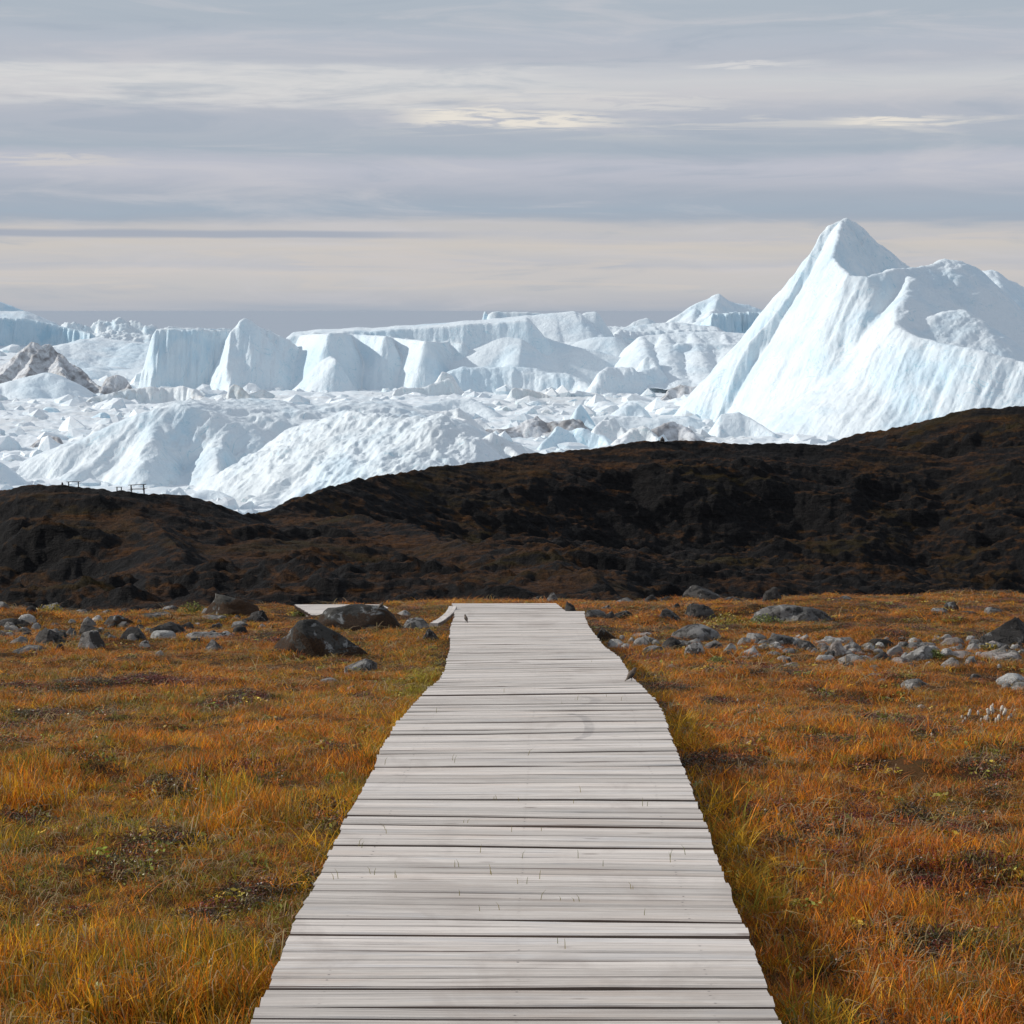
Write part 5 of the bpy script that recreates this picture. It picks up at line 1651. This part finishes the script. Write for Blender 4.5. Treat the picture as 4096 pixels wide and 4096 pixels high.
def heath(seed, n, rad, h, sz):
    """low twiggy shrublet: many small leaves through a flat dome, a few bare twigs"""
    r = random.Random(seed)
    B = []
    for _ in range(n):
        a, d = r.uniform(0, 6.283), rad * math.sqrt(r.random())
        x, y = d * math.cos(a), d * math.sin(a)
        z = h * r.uniform(.05, 1.0) * (1 - .6 * (d / rad) ** 2)
        u = Vector((r.gauss(0, 1), r.gauss(0, 1), r.gauss(.25, .6))).normalized()
        v = u.orthogonal().normalized()
        v.rotate(Matrix.Rotation(r.uniform(0, 6.28), 3, u))
        s = sz * r.uniform(.6, 1.3)
        p = Vector((x, y, z))
        B.append(([tuple(p - u * s), tuple(p), tuple(p + u * s)], [s * .15, s * .55, s * .08], tuple(v), (r.random(), r.random(), r.random() * .93)))
    for _ in range(n // 60):
        a = r.uniform(0, 6.283)
        x, y = rad * .6 * math.cos(a), rad * .6 * math.sin(a)
        B.append(([(x * .2, y * .2, 0), (x, y, h * r.uniform(.7, 1.3))], [.0012, .0008], (-math.sin(a), math.cos(a), 0), (.1, .3, .5)))
    return B


def straw(seed, n, rad, L):
    """fallen dead blades lying over the sward"""
    r = random.Random(seed)
    B = []
    for _ in range(n):
        a = r.uniform(0, 6.283)
        x, y = r.uniform(-rad, rad), r.uniform(-rad, rad)
        l = L * r.uniform(.5, 1.2)
        dx, dy = math.cos(a) * l, math.sin(a) * l
        hz = r.uniform(.015, .07)
        pts = [(x, y, .005), (x + dx * .35, y + dy * .35, hz), (x + dx * .75, y + dy * .75, hz * .9), (x + dx, y + dy, hz * .4)]
        B.append((pts, [.0016, .0016, .0013, .0004], (-math.sin(a), math.cos(a), 0), (r.uniform(.5, 1), r.random(), r.choice([.5, .97]))))
    return B


KINDS = []
for k in range(4):
    KINDS.append(proto('tuft_a%d' % k, leaf_mesh('tuft', sedge(10 + k, 20, .035, .095, .055, .65, .0021), M_BLADE)))       # 0-3 sedge
for k in range(3):
    KINDS.append(proto('tuft_b%d' % k, leaf_mesh('tuft', sedge(20 + k, 30, .018, .055, .065, 1.2, .0019), M_BLADE)))        # 4-6 short mossy sward
for k in range(3):
    KINDS.append(proto('tuft_c%d' % k, leaf_mesh('heath', heath(30 + k, 120, .075, .045, .0046), M_LEAF)))                   # 7-9 heath
for k in range(2):
    KINDS.append(proto('tuft_d%d' % k, leaf_mesh('straw', straw(40 + k, 9, .07, .14), M_BLADE)))                            # 10-11 straw
for k in range(2):
    KINDS.append(proto('tuft_e%d' % k, leaf_mesh('leafy', heath(50 + k, 26, .07, .06, .013), M_LEAF)))                     # 12-13 dwarf willow leaves
for k in range(2):
    KINDS.append(proto('tuft_f%d' % k, leaf_mesh('tall_sedge', sedge(60 + k, 16, .07, .17, .05, .8, .0023, 4), M_BLADE)))  # 14-15 long edge grass


def scatter(name, P, rot, scl, kid, tint, label):
    me = bpy.data.meshes.new(name)
    me.vertices.add(len(P)); me.vertices.foreach_set('co', np.asarray(P, np.float32).ravel())
    for nm, ty, val, key in (('rot', 'FLOAT_VECTOR', rot, 'vector'), ('scl', 'FLOAT_VECTOR', scl, 'vector'), ('kid', 'INT', kid, 'value'), ('tint', 'FLOAT_COLOR', tint, 'color')):
        a = me.attributes.new(nm, ty, 'POINT')
        a.data.foreach_set(key, np.ascontiguousarray(val, np.int32 if ty == 'INT' else np.float32).ravel())
    o = link(name, me)
    tag(o, label, name.replace('_', ' '), kind='stuff')
    ng = bpy.data.node_groups.new(name, 'GeometryNodeTree')
    ng.interface.new_socket('Geometry', in_out='INPUT', socket_type='NodeSocketGeometry')
    ng.interface.new_socket('Geometry', in_out='OUTPUT', socket_type='NodeSocketGeometry')
    n, l = ng.nodes, ng.links
    gi, go = n.new('NodeGroupInput'), n.new('NodeGroupOutput')
    ip = n.new('GeometryNodeInstanceOnPoints')
    ci = n.new('GeometryNodeCollectionInfo')
    ci.inputs['Collection'].default_value = PROTO
    ci.inputs['Separate Children'].default_value = True
    ci.inputs['Reset Children'].default_value = True

    def attr(nm, ty):
        q = n.new('GeometryNodeInputNamedAttribute'); q.data_type = ty
        q.inputs['Name'].default_value = nm
        return q.outputs['Attribute']
    l.new(gi.outputs[0], ip.inputs['Points'])
    l.new(ci.outputs[0], ip.inputs['Instance'])
    ip.inputs['Pick Instance'].default_value = True
    l.new(attr('kid', 'INT'), ip.inputs['Instance Index'])
    e2r = n.new('FunctionNodeEulerToRotation')
    l.new(attr('rot', 'FLOAT_VECTOR'), e2r.inputs[0])
    l.new(e2r.outputs[0], ip.inputs['Rotation'])
    l.new(attr('scl', 'FLOAT_VECTOR'), ip.inputs['Scale'])
    l.new(ip.outputs[0], go.inputs[0])
    md = o.modifiers.new('scatter', 'NODES')
    md.node_group = ng
    return o


C_ = {'orange': (.70, .245, .018), 'amber': (.70, .37, .026), 'rust': (.48, .145, .022), 'brown': (.25, .12, .042), 'olive': (.25, .20, .028), 'green': (.24, .24, .032),
      'red': (.17, .032, .022), 'dark': (.085, .045, .024), 'straw': (.34, .22, .10), 'yellow': (.50, .33, .035), 'heath': (.075, .060, .024)}
C_ = {k: np.array(v + (1,)) for k, v in C_.items()}


def meadow():
    r = np.random.RandomState(21)
    pts = []
    # photo rows: density falls with distance, tufts get a little larger
    for (ya, yb, dens, ks) in ((4.2, 8, 1150, 1.0), (8, 11.5, 800, 1.1), (11.5, 17, 480, 1.3), (17, 25, 280, 1.6), (25, 34.5, 190, 1.9), (34.5, 38, 60, 1.9)):
        hw = yb * .30 + .8
        n = int(dens * (yb - ya) * 2 * hw)
        y = r.uniform(ya, yb, n)
        x = r.uniform(-hw, hw, n)
        pts.append(np.stack([x, y, np.full(n, ks)], -1))
    p = np.concatenate(pts)
    x, y, ks = p.T
    # turf grown up round the foot of every stone
    ring = []
    for (rx, ry, a, b) in ROCK_FOOT:
        m = int(10 + a * 55)
        th = r.uniform(math.pi * .85, math.pi * 2.15, m)
        k = r.uniform(1.02, 1.22, m)
        ring.append(np.stack([rx + a * k * np.cos(th), ry + b * k * np.sin(th), np.full(m, np.interp(ry, [10, 30], [1.1, 1.7]))], -1))
    n_ring = sum(len(q) for q in ring)
    x, y, ks = np.concatenate([p] + ring).T
    # keep off the deck and the stones
    keep = np.ones(len(x), bool)
    cx = deck_cx(y)
    keep &= ~((np.abs(x - cx) < .80) & (y < 30.8))
    keep &= ~((x > -3.45) & (x < -1.75) & (y > 29.9) & (y < 33.0))
    for (rx, ry, a, b) in ROCK_FOOT:
        keep &= (((x - rx) / a) ** 2 + ((y - ry) / b) ** 2) > 1.0
    # bare, trodden or peaty spots
    bare = np.zeros(len(x))
    for (px, py, wx, wy) in ((3560, 2835, 180, 26), (3960, 2700, 200, 34), (3830, 2660, 120, 20), (3620, 3070, 90, 20), (3400, 2850, 60, 14), (3900, 3130, 120, 26), (3480, 2700, 80, 12)):
        gx, gy, gz = drop(px, py)
        s = gy / FPX
        bare = np.maximum(bare, np.exp(-(((x - gx) / (wx * s)) ** 2 + ((y - gy) / (wy * s * 7.0)) ** 2) ** 2))
    keep &= r.uniform(size=len(x)) > bare * .93
    x, y, ks, cx = x[keep], y[keep], ks[keep], cx[keep]
    n = len(x)
    z = ground_z(x, y)
    side = np.sign(x - cx)
    u = x / y
    # patches of different plants
    a = fbm(x * .9 + 3, y * .55, 1.0, 4)
    b = fbm(x * 2.2 + 9, y * 1.3, 4.0, 4)
    c = fbm(x * .5 - 4, y * .35, 7.0, 3)
    d = fbm(x * 5.0, y * 3.0, 2.0, 3)
    kid = np.zeros(n, int)
    q = r.uniform(size=n)
    h_heath = sstep(b + .35 * c + .16 * (side > 0), .34, .66)
    for (px, py, wx, wy) in ((3500, 3330, 480, 70), (2560, 2632, 90, 26), (980, 3095, 130, 40), (330, 2750, 260, 25), (960, 2800, 160, 28), (1040, 2560, 90, 60), (2860, 3050, 160, 40), (3700, 3820, 300, 60), (150, 2560, 200, 10), (600, 2720, 300, 22), (150, 2860, 240, 30), (2950, 3260, 240, 50), (3850, 3500, 260, 50), (3250, 2960, 260, 24)):
        gx, gy, gz = drop(px, py)
        s = gy / FPX
        h_heath = np.maximum(h_heath, .95 * np.exp(-(((x - gx) / (wx * s)) ** 2 + ((y - gy) / (wy * s * 6.0)) ** 2)))
    is_h = q < h_heath * .85
    is_m = (~is_h) & (r.uniform(size=n) < sstep(-a, -.2, .3) * .65 + .28)
    kid[:] = r.randint(0, 4, n)
    kid[is_m] = r.randint(4, 7, is_m.sum())
    kid[is_h] = r.randint(7, 10, is_h.sum())
    q2 = r.uniform(size=n)
    st = q2 < .03
    kid[st] = r.randint(10, 12, st.sum())
    wl = (q2 > .965) & (b + d > .25)
    kid[wl] = r.randint(12, 14, wl.sum())
    # long grass leaning over along the edges of the deck
    ed = np.abs(x - cx)
    eg = (ed < np.where(side > 0, 1.0, .95)) & (y < 23) & (r.uniform(size=n) < np.where(side > 0, .30, .12)) & (fbm(x * .3, y * .9, 5.5, 2) > -.02)
    kid[eg] = r.randint(14, 16, eg.sum())
    # colour
    t = np.zeros((n, 4))
    w = np.stack([sstep(a, -.15, .45), sstep(-a, -.1, .5), sstep(c, -.1, .5), sstep(-c, -.1, .5), sstep(d, .0, .5)], -1)
    mixr = r.uniform(size=n)
    names = np.array(['orange', 'amber', 'rust', 'brown', 'olive', 'green'])
    pw = np.stack([.32 + .55 * w[:, 0] + .25 * (side > 0), .22 + (.75 * w[:, 0] + .25) * (side < 0) * (y < 10.5), .28 + .4 * w[:, 1] + .35 * (side > 0), .22 + .5 * w[:, 1],
                   .20 + .45 * w[:, 2] + .30 * (side < 0) * (y < 9.5), .05 + .30 * w[:, 2] * (side < 0) + .24 * (side < 0) * (y < 9.5)], -1)
    pw = pw / pw.sum(1, keepdims=True)
    idx = (np.cumsum(pw, 1) < mixr[:, None]).sum(1).clip(0, 5)
    pal = np.stack([C_[k] for k in names])
    t = pal[idx]
    far = sstep(y, 11, 20)[:, None]
    t = t * (1 - .25 * far) + far * .25 * C_['brown']
    hp = np.stack([C_[k] for k in ('heath', 'dark', 'red', 'rust', 'olive')])
    hi = (np.array([.34, .62, .80, .92, 1.0])[None, :] < r.uniform(size=n)[:, None]).sum(1)
    redp = np.zeros(n)
    for (px, py, wx, wy) in ((2570, 2634, 90, 24), (980, 3095, 130, 40), (3350, 3270, 300, 40), (600, 2720, 300, 22), (2950, 3260, 240, 50), (3850, 3500, 260, 50), (900, 2890, 200, 24)):
        gx, gy, gz = drop(px, py)
        s = gy / FPX
        redp = np.maximum(redp, np.exp(-(((x - gx) / (wx * s)) ** 2 + ((y - gy) / (wy * s * 6.0)) ** 2)))
    hi = np.where(r.uniform(size=n) < redp * .6, 2, hi)
    t[is_h] = hp[hi][is_h]
    t[st] = C_['straw']
    lw = np.stack([C_['yellow'], C_['green'], C_['olive']])[r.randint(0, 3, n)]
    t[wl] = lw[wl]
    ego = np.stack([C_['olive'], C_['amber'], C_['amber'], C_['orange']])[r.randint(0, 4, n)]
    t[eg] = ego[eg]
    # yellow green strip where the left edge bends
    gx, gy, gz = drop(1690, 2740)
    g = (np.exp(-(((x - gx) / .22) ** 2 + ((y - gy) / 2.2) ** 2)) > r.uniform(size=n)) & ~is_h
    t[g] = C_['yellow'] * .5 + C_['green'] * .5
    t[:, :3] *= (r.uniform(.55, 1.3, n) * (1 + .25 * np.clip(d, -1, 1)))[:, None]
    scl = ks * r.uniform(.75, 1.25, n) * np.where(is_h, 1.0, .92 + .25 * w[:, 0])
    hz = (1 + .6 * (side < 0) * sstep(a, -.1, .4) * sstep(y, 5.8, 7.0) * sstep(y, 13, 9)) * np.interp(y, [6, 10, 16, 24, 34], [1.0, .92, .80, .62, .55]) * r.uniform(.6, 1.25, n)
    scl = np.stack([scl, scl, scl / ks * hz * np.where(is_h & (y > 15), 1.2, 1.0)], -1)
    rot = np.stack([r.normal(0, .10, n), r.normal(0, .10, n), r.uniform(0, 6.283, n)], -1)
    # grass beside the deck leans away from it (right) or out of its hollow
    P = np.stack([x, y, z - .006], -1)
    grass = ~(is_h | wl)
    scatter('grass', P[grass], rot[grass], scl[grass], kid[grass], t[grass], 'orange and olive autumn sedge and grass covering the meadow')
    scatter('ground_cover', P[~grass], rot[~grass], scl[~grass], kid[~grass], t[~grass], 'dark red and brown heath shrublets growing in patches of the meadow')


meadow()


def M_solid_leaf(name, c1, c2, rough=.5, trans=.3):
    m, T, b, out = new_mat(name)
    var = T.add('ShaderNodeAttribute', attribute_type='GEOMETRY', attribute_name='var').outputs['Color']
    v = T.add('ShaderNodeSeparateColor', ins={0: var})
    c = T.mix(v.outputs[0], c1, c2)
    T.put(b, 'Base Color', c); T.put(b, 'Roughness', rough)
    tr = T.add('ShaderNodeBsdfTranslucent', ins={'Color': c})
    mx = T.add('ShaderNodeMixShader', ins={0: trans, 1: b.outputs[0], 2: tr.outputs[0]})
    T.l.new(mx.outputs[0], out.inputs[0])
    return m


M_WILLOW = M_solid_leaf('yellow_green_willow_leaf', (.20, .19, .03), (.44, .30, .03))
M_WILLOW_G = M_solid_leaf('green_willow_leaf', (.10, .13, .03), (.24, .25, .05))
M_TWIG = mat_plain('brown_twig', (.07, .045, .03), .9)
M_FLUFF = mat_plain('white_seed_fluff', (.54, .49, .42), .95, .05, .08, 30)
M_STEM = mat_plain('dry_stem', (.15, .08, .035), .8)
M_SPRIG = M_solid_leaf('sprig_green', (.16, .17, .04), (.34, .25, .06))


def willow(px, py, wpx, hpx, mat, label, seed, n=420):
    x, y, z = drop(px, py)
    w, h = wpx * y / FPX, hpx * y / FPX
    root = empty('dwarf_willow', (x, y, z - .02))
    tag(root, label, 'shrub')
    r = random.Random(seed)
    B = []
    for _ in range(n):
        a, d = r.uniform(0, 6.283), math.sqrt(r.random())
        lump = 1 + .25 * math.sin(a * 3 + seed) + .15 * math.sin(a * 7 + seed * 2)
        X, Y = d * math.cos(a) * w / 2 * lump, d * math.sin(a) * w / 3 * lump
        Z = h * (1 - .75 * d * d) * r.uniform(.25, 1.05)
        u = Vector((r.gauss(0, 1), r.gauss(0, 1), r.gauss(.4, .6))).normalized()
        v = u.orthogonal().normalized(); v.rotate(Matrix.Rotation(r.uniform(0, 6.28), 3, u))
        s = r.uniform(.009, .019)
        p = Vector((X, Y, Z))
        B.append(([tuple(p - u * s), tuple(p - u * s * .2), tuple(p + u * s)], [s * .12, s * .5, s * .06], tuple(v), (r.random(), r.random(), 0)))
    link('foliage', leaf_mesh('foliage', B, mat), root)
    T_ = []
    for k in range(9):
        a = r.uniform(0, 6.283)
        e = (math.cos(a) * w * .36, math.sin(a) * w * .22, h * r.uniform(.5, .85))
        T_.append(tube([(0, 0, 0), (e[0] * .45, e[1] * .45, e[2] * .6), e], [.006, .004, .002], 5))
    part('stem', join(*T_), M_TWIG, root)


willow(2905, 2508, 190, 62, M_WILLOW, 'low yellow willow bush between the pitted boulder and the long slab', 1, 700)
willow(3060, 2500, 150, 50, M_WILLOW_G, 'low green willow bush in front of the long flat slab', 2, 500)
willow(770, 2452, 130, 50, M_WILLOW_G, 'bright green willow shrub beside the pale topped mossy boulder', 3, 420)
willow(200, 2448, 130, 40, M_WILLOW, 'yellowish tuft of willow among the far rocks at the left', 4, 300)
willow(3725, 2624, 110, 34, M_WILLOW_G, 'small green creeping plant among the stones left of the leaning stone', 5, 320)
willow(3960, 2606, 110, 36, M_WILLOW, 'small yellow green plant on the slab by the big edge boulder', 6, 300)
willow(3790, 4120, 190, 85, M_WILLOW_G, 'cluster of green leaves at the bottom right', 7, 110)
willow(1215, 2462, 120, 26, M_WILLOW_G, 'low green leaves at the left corner of the side boardwalk', 8, 220)
willow(2870, 2660, 110, 40, M_WILLOW_G, 'grey green leafy patch under the bright pale stone', 9, 260)


def fluffy(px, py, hpx, seed, lean, label):
    x, y, z = drop(px, py)
    h = hpx * y / FPX
    r = random.Random(seed)
    root = empty('seed_stalk', (x, y, z - .01), r.uniform(0, 6.28))
    tag(root, label, 'seed stalk', 'white seed heads in the grass on the right')
    L = h * .5
    part('stem', tube([(0, 0, 0), (lean * .2 * h, 0, L * .6), (lean * .4 * h, 0, L)], [.0022, .0018, .0015], 5), M_STEM, root)
    V, F = ICO[3]
    w = h * .115
    V = V * (1 - .35 * np.clip(V[:, 2:3], 0, 1))
    k = 1 + .55 * fbm(V[:, 0] * 4 + seed, V[:, 1] * 4, V[:, 2] * 2.5, 3) + .22 * perlin(V[:, 0] * 11 + seed, V[:, 1] * 11, V[:, 2] * 7)
    V = V * k[:, None] * [w, w, h * .30]
    V[:, 2] += L + h * .18
    V[:, 0] += lean * (V[:, 2] / h) ** 1.5 * h * .7
    mesh_np('fluff', V, F, M_FLUFF, parent=root)


_HEADS = [(3874, 2878, 46, .1), (3880, 2874, 44, .0), (3914, 2872, 44, -.1), (3846, 2886, 34, .1), (3861, 2890, 34, .0), (3852, 2908, 36, .2), (3896, 2908, 28, .0), (3909, 2914, 34, .2),
                                      (3930, 2924, 44, .1), (3947, 2904, 52, .3), (3956, 2884, 62, .35), (3972, 2880, 70, .2), (3969, 2850, 40, -.1), (4003, 2874, 66, .2), (4012, 2882, 60, .35), (3993, 2896, 52, .3),
                                      (3985, 2902, 48, .2), (3938, 2892, 44, .1), (3924, 2900, 40, .0), (4021, 2868, 50, .2), (4045, 2880, 40, .1),
                                      (4033, 2894, 44, .1), (4056, 2862, 34, .1), (4070, 2856, 30, .0), (4028, 2850, 28, .1), (3729, 2962, 34, -.2), (3036, 2836, 30, .3), (3052, 2842, 26, .0), (3112, 2834, 24, .1), (2950, 2818, 28, .1)]
_near = sorted(q[0] for q in _HEADS if q[0] > 3800)
_away = sorted(q[0] for q in _HEADS if q[0] < 3800)
for i, (px, py, hp, le) in enumerate(_HEADS):
    lb = ('%s from the left of the white seed heads clustered near the right border' % _ORD[_near.index(px)]) if px > 3800 else ('%s from the left of the lone white seed heads right of the boardwalk' % _ORD[_away.index(px)])
    fluffy(px, py, hp * .95, 900 + i, le, lb)


def sprigs():
    """single blades of grass that grow through the gaps of the deck"""
    r = random.Random(77)
    B = []
    spots = [(2120, 3030), (1600, 2985), (1735, 2840), (1790, 3050), (1815, 3060), (1560, 3060), (1700, 3190), (1990, 3205), (2070, 3210), (2250, 3145), (2340, 3160), (2300, 3220), (2560, 3225), (2200, 3240), (1640, 3205), (1850, 3290),
             (1530, 3330), (1545, 3340), (1400, 3390), (1440, 3385), (1470, 3385), (1890, 3420), (1480, 3490), (1510, 3495), (1585, 3520), (1650, 3550), (1860, 3580), (1765, 3610), (1340, 3530), (1355, 3525), (1820, 3480), (1960, 3490), (1975, 3495),
             (2105, 3425), (2285, 3420), (2070, 3330), (2180, 3320), (2300, 3320), (2660, 3435), (2710, 3440), (2760, 3405), (2420, 3465), (2525, 3545), (2075, 3535), (2180, 3525), (2150, 3595), (2300, 3600), (2400, 3605), (2280, 3605), (2340, 3610),
             (2110, 3665), (2010, 3640), (2020, 3645), (2215, 3760), (2268, 3800), (2370, 3675), (2560, 3680), (1900, 3650), (2030, 2760), (2240, 2810), (2290, 2815), (2500, 2800), (2440, 2790), (2550, 2790), (2370, 2640)]
    for (px, py) in spots:
        if r.random() < .35:
            continue
        x, y, z = on_deck(px + r.uniform(-20, 20), py + r.uniform(-12, 12))
        for _ in range(r.choice([1, 1, 1, 2])):
            X = x + r.gauss(0, .012)
            h = r.uniform(.012, .042)
            le = r.gauss(0, .4)
            B.append(([(X, y, z - .02), (X + le * h * .4, y, z + h * .6), (X + le * h, y + r.gauss(0, .2) * h, z + h)], [.0013, .0010, .0003], (1, 0, 0), (r.random(), r.random(), 0)))
    o = link('grass_sprigs', leaf_mesh('grass_sprigs', B, M_SPRIG))
    tag(o, 'tiny green grass blades poking up between the planks of the boardwalk', 'grass sprigs', kind='stuff')


sprigs()
